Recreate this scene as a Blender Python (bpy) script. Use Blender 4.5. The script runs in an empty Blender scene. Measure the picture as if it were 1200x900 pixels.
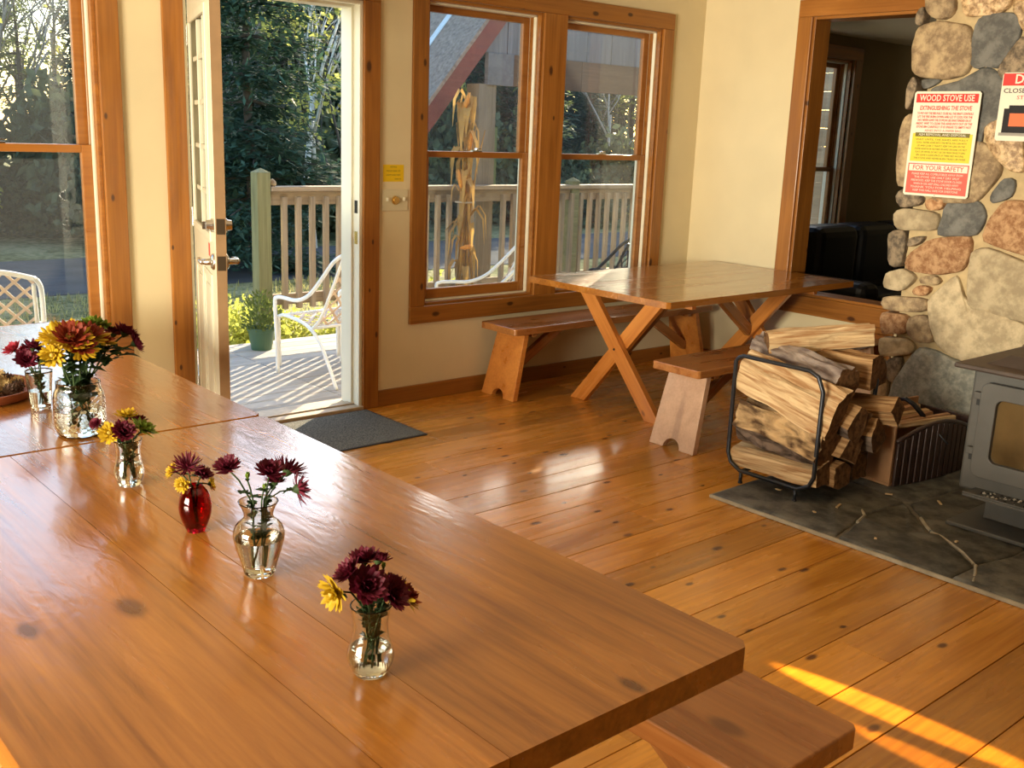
import bpy, bmesh, math, random
from mathutils import Vector, Matrix, noise
R = math.radians
PI = math.pi
random.seed(7)
SC = bpy.context.scene
COL = SC.collection

# ---------------- camera ----------------
cd = bpy.data.cameras.new('camera'); cam = bpy.data.objects.new('camera', cd); COL.objects.link(cam)
cd.sensor_width = 36.0; cd.lens = 36.695; cd.clip_start = 0.05; cd.clip_end = 300
rt = Vector((0.75577892, -0.65372382, 0.03799195)); up = Vector((0.12667623, 0.20288146, 0.97097489)); fw = Vector((0.64245728, 0.72902968, -0.23614480))
cam.matrix_world = Matrix(((rt.x, up.x, -fw.x, 0), (rt.y, up.y, -fw.y, 0), (rt.z, up.z, -fw.z, 1.6), (0, 0, 0, 1)))
SC.camera = cam

# ---------------- world, sun, exposure ----------------
SC.view_settings.view_transform = 'Standard'; SC.view_settings.look = 'None'
SC.view_settings.gamma = 1.0; SC.view_settings.use_curve_mapping = False
SC.view_settings.exposure = 0.45
SUN_EL = R(19.5); SUN_AZ = R(55.0)          # azimuth from +Y towards +X
wd = bpy.data.worlds.new('sky'); SC.world = wd; wd.use_nodes = True
nt = wd.node_tree; bg = nt.nodes['Background']
sky = nt.nodes.new('ShaderNodeTexSky'); sky.sky_type = 'NISHITA'; sky.sun_disc = False
sky.sun_elevation = SUN_EL; sky.sun_rotation = SUN_AZ; sky.air_density = 1.0; sky.dust_density = 1.2; sky.ozone_density = 1.0
hs = nt.nodes.new('ShaderNodeHueSaturation'); hs.inputs['Saturation'].default_value = 1.15
nt.links.new(sky.outputs[0], hs.inputs['Color']); nt.links.new(hs.outputs[0], bg.inputs[0]); bg.inputs[1].default_value = 0.52
sd = bpy.data.lights.new('sun', 'SUN'); so = bpy.data.objects.new('sun', sd); COL.objects.link(so)
sd.energy = 13.0; sd.angle = R(0.55); sd.color = (1.0, 0.83, 0.58)
sv = Vector((math.sin(SUN_AZ) * math.cos(SUN_EL), math.cos(SUN_AZ) * math.cos(SUN_EL), math.sin(SUN_EL)))
so.rotation_euler = sv.to_track_quat('Z', 'Y').to_euler()
def area(name, loc, target, sx, sy, power, col):
    l = bpy.data.lights.new(name, 'AREA'); l.shape = 'RECTANGLE'; l.size = sx; l.size_y = sy; l.energy = power; l.color = col
    o = bpy.data.objects.new(name, l); COL.objects.link(o); o.location = loc
    o.rotation_euler = (Vector(loc) - Vector(target)).to_track_quat('Z', 'Y').to_euler()
    return o
# daylight through the big side window (out of frame), and an added overhead fill with no lamp seen
sw_ = area('side_window_daylight', (-2.9, 1.8, 1.30), (6.0, 3.6, 1.85), 2.2, 1.2, 150, (1.0, 0.90, 0.70)); sw_.data.spread = R(95)
area('overhead_fill', (1.8, 0.6, 2.70), (1.8, 0.6, 0.0), 1.6, 1.2, 3, (1.0, 0.82, 0.56))
# added spot lamps stand in for sun glinting off the open door's glass: two narrow warm beams through the doorway onto the floor
def streak_spot(name, loc, target, power, wid, hgt):
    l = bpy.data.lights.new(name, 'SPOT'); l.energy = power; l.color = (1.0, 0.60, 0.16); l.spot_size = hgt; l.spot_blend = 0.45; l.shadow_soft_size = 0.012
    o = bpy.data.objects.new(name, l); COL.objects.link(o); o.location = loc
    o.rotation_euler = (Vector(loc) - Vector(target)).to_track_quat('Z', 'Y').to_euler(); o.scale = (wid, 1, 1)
streak_spot('floor_streak_spot', (2.31, 5.20, 1.48), (2.655, 1.30, 0), 5200, 0.36, R(4.4))
streak_spot('floor_streak_spot', (2.29, 5.10, 1.47), (2.520, 1.02, 0), 3000, 0.36, R(3.4))

# ---------------- mesh helpers ----------------
class MB:
    def __init__(s): s.v = []; s.f = []; s.m = []
    def add(s, vs, fs, mi=0):
        n = len(s.v); s.v += [tuple(v) for v in vs]
        s.f += [tuple(i + n for i in f) for f in fs]; s.m += [mi] * len(fs)
    def box(s, x0, x1, y0, y1, z0, z1, mi=0):
        s.add([(x0,y0,z0),(x1,y0,z0),(x1,y1,z0),(x0,y1,z0),(x0,y0,z1),(x1,y0,z1),(x1,y1,z1),(x0,y1,z1)],
              [(0,3,2,1),(4,5,6,7),(0,1,5,4),(1,2,6,5),(2,3,7,6),(3,0,4,7)], mi)
    def prism(s, poly, axis, a, b, mi=0):
        # extrude 2D polygon along axis from a to b
        def mk(p, t): return {'x': (t, p[0], p[1]), 'y': (p[0], t, p[1]), 'z': (p[0], p[1], t)}[axis]
        n = len(poly)
        s.add([mk(p, a) for p in poly] + [mk(p, b) for p in poly],
              [tuple(range(n))[::-1], tuple(range(n, 2 * n))] + [(i, (i + 1) % n, n + (i + 1) % n, n + i) for i in range(n)], mi)
    def lathe(s, prof, n=32, c=(0, 0, 0), mi=0, capb=True, capt=False):
        vs = []; fs = []
        for r, z in prof:
            for k in range(n):
                a = 2 * PI * k / n; vs.append((c[0] + r * math.cos(a), c[1] + r * math.sin(a), c[2] + z))
        for j in range(len(prof) - 1):
            for k in range(n):
                k2 = (k + 1) % n; fs.append((j*n+k, j*n+k2, (j+1)*n+k2, (j+1)*n+k))
        if capb: fs.append(tuple(range(n))[::-1])
        if capt: fs.append(tuple(range((len(prof)-1)*n, len(prof)*n)))
        s.add(vs, fs, mi)
    def tube(s, pts, r, n=8, mi=0, closed=False):
        pts = [Vector(p) for p in pts]; N = len(pts)
        rs = r if isinstance(r, (list, tuple)) else [r] * N
        vs = []; fs = []; prev = None
        for i, p in enumerate(pts):
            if closed: t = pts[(i+1) % N] - pts[i-1]
            else: t = pts[min(i+1, N-1)] - pts[max(i-1, 0)]
            if t.length < 1e-9: t = Vector((0, 0, 1))
            t.normalize()
            if prev is None:
                u = t.orthogonal().normalized()
            else:
                u = prev - t * prev.dot(t)
                u = u.normalized() if u.length > 1e-6 else t.orthogonal().normalized()
            prev = u; w = t.cross(u)
            for k in range(n):
                a = 2 * PI * k / n; vs.append(p + (u * math.cos(a) + w * math.sin(a)) * rs[i])
        M_ = N if closed else N - 1
        for i in range(M_):
            j = (i + 1) % N
            for k in range(n):
                k2 = (k+1) % n; fs.append((i*n+k, i*n+k2, j*n+k2, j*n+k))
        if not closed:
            fs.append(tuple(range(n))[::-1]); fs.append(tuple(range((N-1)*n, N*n)))
        s.add(vs, fs, mi)
    def mesh(s, name, mats, smooth=False):
        me = bpy.data.meshes.new(name); me.from_pydata(s.v, [], s.f)
        for m in (mats if isinstance(mats, (list, tuple)) else [mats]): me.materials.append(m)
        if any(s.m): me.polygons.foreach_set('material_index', s.m)
        bm = bmesh.new(); bm.from_mesh(me); bmesh.ops.recalc_face_normals(bm, faces=bm.faces); bm.to_mesh(me); bm.free()
        if smooth: me.polygons.foreach_set('use_smooth', [True] * len(me.polygons))
        me.update(); return me

def tag(o, label=None, cat=None, group=None, kind=None):
    if label: o['label'] = label
    if cat: o['category'] = cat
    if group: o['group'] = group
    if kind: o['kind'] = kind
    return o
def link(name, me, parent=None, loc=(0, 0, 0), rot=(0, 0, 0), bev=0, seg=2):
    o = bpy.data.objects.new(name, me); COL.objects.link(o); o.location = loc; o.rotation_euler = rot
    if parent: o.parent = parent
    if bev:
        b = o.modifiers.new('bevel', 'BEVEL'); b.width = bev; b.segments = seg; b.limit_method = 'ANGLE'; b.angle_limit = R(40)
    return o
def obj(name, mb, mats, parent=None, loc=(0, 0, 0), rot=(0, 0, 0), smooth=False, bev=0, seg=2):
    return link(name, mb.mesh(name, mats, smooth), parent, loc, rot, bev, seg)
def thing(name, label, cat, loc=(0, 0, 0), rz=0, group=None, kind=None):
    o = bpy.data.objects.new(name, None); COL.objects.link(o); o.location = loc; o.rotation_euler = (0, 0, rz); o.empty_display_size = 0.1
    return tag(o, label, cat, group, kind)
def copy_tree(o, parent=None):
    c = o.copy(); COL.objects.link(c); c.parent = parent
    for ch in [x for x in bpy.data.objects if x.parent == o]: copy_tree(ch, c)
    return c
_bc = {}
def board(name, a, b, w, t, mat, parent=None, bev=0.003, upv=(0, 0, 1)):
    # plank from a to b (its length), w wide, t thick; local X is the grain; `upv` is the thickness direction
    a = Vector(a); b = Vector(b); d = b - a; L = d.length; x = d.normalized()
    z = Vector(upv); z = (z - x * z.dot(x)).normalized(); y = z.cross(x)
    key = (round(L, 3), round(w, 3), round(t, 3), mat.name)
    if key not in _bc:
        m = MB(); m.box(-L/2, L/2, -w/2, w/2, -t/2, t/2); _bc[key] = m.mesh('board', mat)
    o = link(name, _bc[key], parent, bev=bev)
    o.matrix_local = Matrix(((x.x, y.x, z.x, 0), (x.y, y.y, z.y, 0), (x.z, y.z, z.z, 0), (0, 0, 0, 1)))
    o.location = (a + b) / 2
    return o
def vb(name, x0, x1, y0, y1, z0, z1, mat, parent=None, bev=0.003):
    # axis-aligned board, grain along its longest side
    d = [x1 - x0, y1 - y0, z1 - z0]; c = [(x0+x1)/2, (y0+y1)/2, (z0+z1)/2]; k = d.index(max(d))
    a = list(c); b = list(c); a[k] -= d[k]/2; b[k] += d[k]/2
    o_ = [i for i in range(3) if i != k]; ti = o_[0] if d[o_[0]] < d[o_[1]] else o_[1]; wi = o_[0] + o_[1] - ti
    u = [0, 0, 0]; u[ti] = 1
    return board(name, a, b, d[wi], d[ti], mat, parent, bev, u)

# ---------------- materials ----------------
def newmat(name):
    m = bpy.data.materials.new(name); m.use_nodes = True; nt = m.node_tree; b = nt.nodes['Principled BSDF']; return m, nt, b
def P(name, col, rough=0.5, metal=0.0, spec=0.5, noise_amt=0.0, nscale=20, bump=0.0, coat=0.0, sss=0.0, trans=0.0):
    m, nt, b = newmat(name); N = nt.nodes; L = nt.links
    b.inputs['Base Color'].default_value = (*col, 1); b.inputs['Roughness'].default_value = rough; b.inputs['Metallic'].default_value = metal
    b.inputs['Specular IOR Level'].default_value = spec; b.inputs['Coat Weight'].default_value = coat
    if noise_amt or bump:
        tc = N.new('ShaderNodeTexCoord'); n = N.new('ShaderNodeTexNoise'); n.inputs['Scale'].default_value = nscale; n.inputs['Detail'].default_value = 5
        L.new(tc.outputs['Object'], n.inputs['Vector'])
        if noise_amt:
            r = N.new('ShaderNodeMapRange'); r.inputs[1].default_value = 0.3; r.inputs[2].default_value = 0.7; r.inputs[3].default_value = 1 - noise_amt; r.inputs[4].default_value = 1 + noise_amt
            L.new(n.outputs[0], r.inputs[0])
            mx = N.new('ShaderNodeVectorMath'); mx.operation = 'SCALE'; mx.inputs[0].default_value = col
            L.new(r.outputs[0], mx.inputs['Scale']); L.new(mx.outputs[0], b.inputs['Base Color'])
        if bump:
            bp = N.new('ShaderNodeBump'); bp.inputs['Strength'].default_value = bump; bp.inputs['Distance'].default_value = 0.01
            L.new(n.outputs[0], bp.inputs['Height']); L.new(bp.outputs[0], b.inputs['Normal'])
    return m
def wood(name, dark, light, rough=0.3, coat=0.0, var=0.25, gs=1.0, knots=0.6, bump=0.15, scratch=0.0, axis=0, spec=0.5, kscale=1.6, kr_=(.04, .10)):
    m, nt, b = newmat(name); N = nt.nodes; L = nt.links
    tc = N.new('ShaderNodeTexCoord'); oi = N.new('ShaderNodeObjectInfo')
    wv = N.new('ShaderNodeMath'); wv.operation = 'MULTIPLY'; wv.inputs[1].default_value = 37.0; L.new(oi.outputs['Random'], wv.inputs[0])
    def mapped(sx, sy):
        mp = N.new('ShaderNodeMapping'); s = [sy, sy, sy]; s[axis] = sx; mp.inputs['Scale'].default_value = s; L.new(tc.outputs['Object'], mp.inputs['Vector']); return mp
    def nz(mp, sc, det, dist=0.0):
        n = N.new('ShaderNodeTexNoise'); n.noise_dimensions = '4D'; n.inputs['Scale'].default_value = sc; n.inputs['Detail'].default_value = det; n.inputs['Distortion'].default_value = dist
        L.new(mp.outputs[0], n.inputs['Vector']); L.new(wv.outputs[0], n.inputs['W']); return n
    n1 = nz(mapped(0.6 * gs, 5.0 * gs), 2.2, 4, 0.8)
    n2 = nz(mapped(1.2 * gs, 40.0 * gs), 2.0, 5, 0.2)
    mx = N.new('ShaderNodeMath'); mx.operation = 'MULTIPLY_ADD'; mx.inputs[1].default_value = 0.45; L.new(n2.outputs[0], mx.inputs[0]); 
    s1 = N.new('ShaderNodeMath'); s1.operation = 'MULTIPLY'; s1.inputs[1].default_value = 0.62; L.new(n1.outputs[0], s1.inputs[0]); L.new(s1.outputs[0], mx.inputs[2])
    cr = N.new('ShaderNodeValToRGB'); e = cr.color_ramp.elements; e[0].position = 0.36; e[0].color = (*dark, 1); e[1].position = 0.66; e[1].color = (*light, 1)
    L.new(mx.outputs[0], cr.inputs[0]); col = cr.outputs[0]
    if knots:
        # knots: elongated spots, present in only some cells, running through the thickness of the board
        mk = mapped(1.6, 3.2); ad = N.new('ShaderNodeVectorMath'); ad.operation = 'ADD'; L.new(mk.outputs[0], ad.inputs[0]); L.new(wv.outputs[0], ad.inputs[1])
        vo = N.new('ShaderNodeTexVoronoi'); vo.voronoi_dimensions = '2D'; vo.inputs['Scale'].default_value = kscale
        L.new(ad.outputs[0], vo.inputs['Vector'])
        sp_ = N.new('ShaderNodeSeparateColor'); L.new(vo.outputs['Color'], sp_.inputs[0]); gt = N.new('ShaderNodeMath'); gt.operation = 'GREATER_THAN'; gt.inputs[1].default_value = 0.55; L.new(sp_.outputs[0], gt.inputs[0])
        sz = N.new('ShaderNodeMapRange'); sz.inputs[3].default_value = 0.6; sz.inputs[4].default_value = 1.6; L.new(sp_.outputs[1], sz.inputs[0])
        dv = N.new('ShaderNodeMath'); dv.operation = 'DIVIDE'; L.new(vo.outputs['Distance'], dv.inputs[0]); L.new(sz.outputs[0], dv.inputs[1])
        kr0 = N.new('ShaderNodeMapRange'); kr0.interpolation_type = 'SMOOTHSTEP'; kr0.inputs[1].default_value = kr_[0]; kr0.inputs[2].default_value = kr_[1]; kr0.inputs[3].default_value = knots; kr0.inputs[4].default_value = 0.0
        L.new(dv.outputs[0], kr0.inputs[0]); kr = N.new('ShaderNodeMath'); kr.operation = 'MULTIPLY'; L.new(kr0.outputs[0], kr.inputs[0]); L.new(gt.outputs[0], kr.inputs[1])
        mc = N.new('ShaderNodeMixRGB'); mc.inputs[2].default_value = (dark[0]*0.22, dark[1]*0.15, dark[2]*0.15, 1)
        L.new(kr.outputs[0], mc.inputs[0]); L.new(col, mc.inputs[1]); col = mc.outputs[0]
    hv = N.new('ShaderNodeHueSaturation')
    vr = N.new('ShaderNodeMapRange'); vr.inputs[3].default_value = 1 - var; vr.inputs[4].default_value = 1 + var; L.new(oi.outputs['Random'], vr.inputs[0]); L.new(vr.outputs[0], hv.inputs['Value'])
    L.new(col, hv.inputs['Color']); L.new(hv.outputs[0], b.inputs['Base Color'])
    b.inputs['Specular IOR Level'].default_value = spec
    b.inputs['Coat Weight'].default_value = coat; b.inputs['Coat Roughness'].default_value = 0.12
    rr = N.new('ShaderNodeMapRange'); rr.inputs[1].default_value = 0.3; rr.inputs[2].default_value = 0.7; rr.inputs[3].default_value = rough * 0.75; rr.inputs[4].default_value = rough * 1.3
    L.new(n1.outputs[0], rr.inputs[0]); L.new(rr.outputs[0], b.inputs['Roughness'])
    bp = N.new('ShaderNodeBump'); bp.inputs['Strength'].default_value = bump; bp.inputs['Distance'].default_value = 0.004; L.new(mx.outputs[0], bp.inputs['Height'])
    nrm = bp.outputs[0]
    if scratch:
        ms = mapped(3.0, 9.0); ns = nz(ms, 2.5, 3, 1.5)
        b2 = N.new('ShaderNodeBump'); b2.inputs['Strength'].default_value = scratch; b2.inputs['Distance'].default_value = 0.006; L.new(ns.outputs[0], b2.inputs['Height']); L.new(nrm, b2.inputs['Normal']); nrm = b2.outputs[0]
        L.new(b2.outputs[0], b.inputs['Coat Normal'])
    L.new(nrm, b.inputs['Normal'])
    return m
def thin_glass(name, tint=(1, 1, 1), dust=0.03, rough=0.0):
    m = bpy.data.materials.new(name); m.use_nodes = True; nt = m.node_tree; N = nt.nodes; L = nt.links; N.clear()
    o = N.new('ShaderNodeOutputMaterial'); t = N.new('ShaderNodeBsdfTransparent'); t.inputs[0].default_value = (*tint, 1)
    g = N.new('ShaderNodeBsdfGlossy'); g.inputs['Roughness'].default_value = rough
    lw_ = N.new('ShaderNodeLayerWeight'); pw = N.new('ShaderNodeMath'); pw.operation = 'POWER'; pw.inputs[1].default_value = 4.0; L.new(lw_.outputs['Facing'], pw.inputs[0])
    f = N.new('ShaderNodeMath'); f.operation = 'MULTIPLY_ADD'; f.inputs[1].default_value = 0.7; f.inputs[2].default_value = 0.035; L.new(pw.outputs[0], f.inputs[0])
    m1 = N.new('ShaderNodeMixShader'); L.new(f.outputs[0], m1.inputs[0]); L.new(t.outputs[0], m1.inputs[1]); L.new(g.outputs[0], m1.inputs[2])
    d = N.new('ShaderNodeBsdfTranslucent'); d.inputs[0].default_value = (0.9, 0.9, 0.88, 1)
    m2 = N.new('ShaderNodeMixShader'); m2.inputs[0].default_value = dust; L.new(m1.outputs[0], m2.inputs[1]); L.new(d.outputs[0], m2.inputs[2])
    L.new(m2.outputs[0], o.inputs[0]); return m
def real_glass(name, col=(1, 1, 1), ior=1.45, rough=0.0, diamond=0.0):
    m, nt, b = newmat(name); b.inputs['Base Color'].default_value = (*col, 1); b.inputs['Transmission Weight'].default_value = 1; b.inputs['IOR'].default_value = ior; b.inputs['Roughness'].default_value = rough
    return m
def leafy(name, col, tr=0.4, var=0.35, rough=0.6):
    m = bpy.data.materials.new(name); m.use_nodes = True; nt = m.node_tree; N = nt.nodes; L = nt.links; N.clear()
    o = N.new('ShaderNodeOutputMaterial'); d = N.new('ShaderNodeBsdfPrincipled'); d.inputs['Roughness'].default_value = rough; d.inputs['Specular IOR Level'].default_value = 0.25
    t = N.new('ShaderNodeBsdfTranslucent'); tc = N.new('ShaderNodeTexCoord'); n = N.new('ShaderNodeTexNoise'); n.inputs['Scale'].default_value = 3.0; n.inputs['Detail'].default_value = 4
    L.new(tc.outputs['Object'], n.inputs['Vector'])
    r = N.new('ShaderNodeMapRange'); r.inputs[1].default_value = 0.3; r.inputs[2].default_value = 0.7; r.inputs[3].default_value = 1 - var; r.inputs[4].default_value = 1 + var; L.new(n.outputs[0], r.inputs[0])
    s = N.new('ShaderNodeVectorMath'); s.operation = 'SCALE'; s.inputs[0].default_value = col; L.new(r.outputs[0], s.inputs['Scale'])
    L.new(s.outputs[0], d.inputs['Base Color']); L.new(s.outputs[0], t.inputs[0])
    mx = N.new('ShaderNodeMixShader'); mx.inputs[0].default_value = tr; L.new(d.outputs[0], mx.inputs[1]); L.new(t.outputs[0], mx.inputs[2]); L.new(mx.outputs[0], o.inputs[0]); return m

M_floor = wood('floor_pine', (0.38, 0.135, 0.012), (0.66, 0.285, 0.036), rough=0.26, coat=0.25, var=0.20, knots=0.92, bump=0.10, kscale=1.9, kr_=(.030, .085))
M_table = wood('table_pine', (0.21, 0.066, 0.009), (0.43, 0.165, 0.024), rough=0.24, coat=0.7, var=0.10, knots=0.75, bump=0.10, scratch=0.14, kscale=1.2, kr_=(.030, .095))
M_bench = wood('bench_pine', (0.25, 0.080, 0.018), (0.43, 0.175, 0.045), rough=0.28, coat=0.4, var=0.12, knots=0.6, bump=0.12)
M_leg = wood('leg_pine', (0.45, 0.135, 0.022), (0.66, 0.26, 0.05), rough=0.32, coat=0.25, var=0.10, knots=0.6)
M_trim = wood('trim_pine', (0.21, 0.070, 0.009), (0.38, 0.145, 0.021), rough=0.38, coat=0.10, var=0.12, knots=0.9, kscale=2.0, kr_=(.035, .085))
M_sash = wood('sash_wood', (0.28, 0.098, 0.014), (0.40, 0.155, 0.026), rough=0.35, coat=0.2, var=0.06, knots=0.0)
M_deck = wood('deck_weathered', (0.30, 0.26, 0.21), (0.50, 0.45, 0.38), rough=0.8, var=0.15, knots=0.3, spec=0.2)
M_rail = wood('rail_weathered', (0.22, 0.17, 0.115), (0.40, 0.31, 0.21), rough=0.75, var=0.15, knots=0.3, spec=0.2)
M_post = wood('post_mossy', (0.13, 0.13, 0.06), (0.26, 0.25, 0.13), rough=0.8, var=0.05, knots=0.2, spec=0.2)  # greenish tone, even on all faces
M_siding = wood('siding_grey', (0.11, 0.11, 0.12), (0.20, 0.20, 0.215), rough=0.8, axis=2, var=0.15, knots=0.0, spec=0.2)
M_beam = wood('beam_brown', (0.075, 0.042, 0.025), (0.13, 0.08, 0.05), rough=0.7, var=0.15, knots=0.1, spec=0.2)
M_rake = wood('rake_red', (0.13, 0.03, 0.022), (0.20, 0.055, 0.04), rough=0.6, var=0.05, knots=0)
M_shingle = P('shingle', (0.27, 0.215, 0.18), 1.0, spec=0.05, noise_amt=0.3, nscale=30, bump=0.4)
M_wall = P('wall_paint', (0.72, 0.605, 0.375), 0.75, noise_amt=0.03, nscale=4, bump=0.03, spec=0.25)
M_dim = P('shaded_wall_paint', (0.30, 0.24, 0.14), 0.85, noise_amt=0.03, nscale=4, spec=0.1)  # darker wall colour stands in for the next room's low light
M_ceil = P('ceiling_paint', (0.75, 0.68, 0.52), 0.85)
M_cream = P('cream_paint', (0.80, 0.74, 0.56), 0.45, noise_amt=0.02)
M_door = P('door_paint', (0.60, 0.565, 0.42), 0.38, noise_amt=0.04, nscale=6)
M_doorin = P('door_edge_wood', (0.26, 0.155, 0.07), 0.6, noise_amt=0.1, nscale=12)
M_white = P('white_metal', (0.86, 0.87, 0.86), 0.35, spec=0.5)
M_tan_weave = P('tan_strap', (0.66, 0.50, 0.38), 0.6)
M_steel = P('satin_nickel', (0.62, 0.61, 0.58), 0.25, metal=1.0)
M_brass = P('brass', (0.75, 0.55, 0.22), 0.25, metal=1.0)
M_dkmetal = P('dark_metal', (0.02, 0.02, 0.022), 0.4, metal=0.6)
M_rack = P('black_tube', (0.045, 0.05, 0.06), 0.35, metal=0.7)
M_stove = P('stove_grey', (0.095, 0.093, 0.085), 0.55, metal=0.2, noise_amt=0.12, nscale=8, bump=0.05)
M_stovetop = P('stove_top_rust', (0.075, 0.055, 0.045), 0.5, metal=0.2, noise_amt=0.25, nscale=9)
M_rubber = P('black_rubber', (0.02, 0.02, 0.02), 0.7)
M_sofa = P('black_leather', (0.008, 0.008, 0.009), 0.45)
M_pot = P('green_plastic', (0.05, 0.11, 0.06), 0.45)
M_soil = P('soil', (0.05, 0.035, 0.02), 0.95)
M_mortar = P('mortar', (0.50, 0.38, 0.21), 0.95, noise_amt=0.18, nscale=18, bump=0.5, spec=0.1)
M_winglass = thin_glass('window_glass', (0.90, 0.92, 0.91), dust=0.012)
M_stoveglass = P('sooty_stove_glass', (0.13, 0.085, 0.035), 0.12, noise_amt=0.55, nscale=3.0)
M_vase = real_glass('clear_glass', (0.97, 1.0, 0.98), 1.45)
M_water = real_glass('water', (0.95, 0.99, 0.97), 1.33)
M_redglass = real_glass('ruby_glass', (0.42, 0.004, 0.02), 1.4, 0.03)
def mat_fabric():
    m, nt, b = newmat('mat_ribbed'); N = nt.nodes; L = nt.links
    tc = N.new('ShaderNodeTexCoord'); n = N.new('ShaderNodeTexNoise'); n.inputs['Scale'].default_value = 140; n.inputs['Detail'].default_value = 3
    L.new(tc.outputs['Object'], n.inputs['Vector'])
    cr = N.new('ShaderNodeValToRGB'); e = cr.color_ramp.elements; e[0].position = 0.35; e[0].color = (0.07, 0.068, 0.055, 1); e[1].position = 0.65; e[1].color = (0.21, 0.20, 0.16, 1)
    L.new(n.outputs[0], cr.inputs[0]); L.new(cr.outputs[0], b.inputs['Base Color']); b.inputs['Roughness'].default_value = 0.95; b.inputs['Specular IOR Level'].default_value = 0.1
    bp = N.new('ShaderNodeBump'); bp.inputs['Strength'].default_value = 0.6; bp.inputs['Distance'].default_value = 0.004; L.new(n.outputs[0], bp.inputs['Height']); L.new(bp.outputs[0], b.inputs['Normal'])
    return m
M_mat = mat_fabric()
def stone_mat(name, c1, c2, sc=9, bump=0.6, spec=0.3, rough=0.75):
    m, nt, b = newmat(name); N = nt.nodes; L = nt.links
    tc = N.new('ShaderNodeTexCoord'); n = N.new('ShaderNodeTexNoise'); n.inputs['Scale'].default_value = sc; n.inputs['Detail'].default_value = 8; n.inputs['Roughness'].default_value = 0.65
    oi = N.new('ShaderNodeObjectInfo')
    L.new(tc.outputs['Object'], n.inputs['Vector'])
    cr = N.new('ShaderNodeValToRGB'); e = cr.color_ramp.elements; e[0].position = 0.40; e[0].color = (*c1, 1); e[1].position = 0.60; e[1].color = (*c2, 1)
    hv = N.new('ShaderNodeHueSaturation'); vr = N.new('ShaderNodeMapRange'); vr.inputs[3].default_value = 0.85; vr.inputs[4].default_value = 1.15
    L.new(oi.outputs['Random'], vr.inputs[0]); L.new(vr.outputs[0], hv.inputs['Value'])
    L.new(n.outputs[0], cr.inputs[0]); L.new(cr.outputs[0], hv.inputs['Color']); L.new(hv.outputs[0], b.inputs['Base Color']); b.inputs['Roughness'].default_value = rough; b.inputs['Specular IOR Level'].default_value = spec
    bp = N.new('ShaderNodeBump'); bp.inputs['Strength'].default_value = bump; bp.inputs['Distance'].default_value = 0.01; L.new(n.outputs[0], bp.inputs['Height']); L.new(bp.outputs[0], b.inputs['Normal'])
    return m
M_st = {'tan': stone_mat('stone_tan', (0.24, 0.165, 0.095), (0.50, 0.37, 0.21), 17),
        'pale': stone_mat('stone_pale', (0.36, 0.28, 0.17), (0.56, 0.45, 0.28), 15),
        'brown': stone_mat('stone_brown', (0.11, 0.085, 0.06), (0.33, 0.25, 0.16), 24),
        'gold': stone_mat('stone_sparkling', (0.26, 0.14, 0.05), (0.78, 0.55, 0.30), 34, 1.0, 0.9, 0.35),
        'orange': stone_mat('stone_orange', (0.30, 0.14, 0.06), (0.58, 0.35, 0.18), 30, 0.9),
        'slate': stone_mat('stone_slate', (0.10, 0.098, 0.09), (0.19, 0.185, 0.165), 16),
        'blue': stone_mat('stone_bluegrey', (0.20, 0.205, 0.175), (0.36, 0.35, 0.29), 26),
        'hearth': stone_mat('hearth_slate', (0.06, 0.058, 0.048), (0.16, 0.15, 0.12), 8, 0.5, 0.3, 0.7)}

# ================= SETTING =================
YW = 4.95; XR = 6.03; CZ = 2.78; WT = 0.16
def wall_grid(name, u0, u1, z0, z1, holes, mk, mat):
    # wall made of boxes around rectangular holes; mk(mb, ua, ub, za, zb) adds one box
    us = sorted({u0, u1, *[h[0] for h in holes], *[h[1] for h in holes]}); zs = sorted({z0, z1, *[h[2] for h in holes], *[h[3] for h in holes]})
    m = MB()
    for i in range(len(us) - 1):
        for j in range(len(zs) - 1):
            cu = (us[i] + us[i+1]) / 2; cz = (zs[j] + zs[j+1]) / 2
            if any(h[0] < cu < h[1] and h[2] < cz < h[3] for h in holes): continue
            mk(m, us[i], us[i+1], zs[j], zs[j+1])
    o = obj(name, m, mat)
    bm = bmesh.new(); bm.from_mesh(o.data); bmesh.ops.remove_doubles(bm, verts=bm.verts, dist=1e-4)
    dup = [f for f in bm.faces if sum(1 for g in f.verts[0].link_faces if set(g.verts) == set(f.verts)) > 1]
    bmesh.ops.delete(bm, geom=dup, context='FACES'); bm.to_mesh(o.data); bm.free()
    return o
W1 = (0.93, 1.795, 0.56, 2.30); W2a = (3.63, 4.50, 0.57, 2.30); W2b = (4.69, 5.59, 0.57, 2.30); D1 = (2.20, 3.205, -0.02, 2.235)
W4 = (7.00, 7.95, 0.80, 2.26)
backw = wall_grid('wall_back', -3.0, 9.3, -0.14, CZ, [W1, W2a, W2b, D1, W4], lambda m, a, b, c, d: m.box(a, b, YW, YW + WT, c, d), M_wall)
tag(backw, 'cream painted wall with the exterior door and tall windows', 'wall', kind='structure')
OP = (3.12, 4.065, 0.60, 2.375)
rw = wall_grid('wall_right', -3.0, YW, -0.14, CZ, [OP], lambda m, a, b, c, d: m.box(XR, XR + WT, a, b, c, d), M_wall)
tag(rw, 'cream side wall with the wood-framed pass-through opening', 'wall', kind='structure')
SW = (0.7, 2.9, 0.65, 1.95)
lw = wall_grid('wall_left', -3.0, YW + WT, -0.14, CZ, [SW], lambda m, a, b, c, d: m.box(-3.16, -3.0, a, b, c, d), M_wall)
tag(lw, 'cream wall on the left side of the room, out of frame', 'wall', kind='structure')
fwl = MB(); fwl.box(-3.16, XR + WT, -3.16, -3.0, -0.14, CZ); tag(obj('wall_front', fwl, M_dim), 'wall behind the camera, coloured dark to cut bounced light', 'wall', kind='structure')  # darker wall colour used so less light bounces onto near faces
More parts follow.
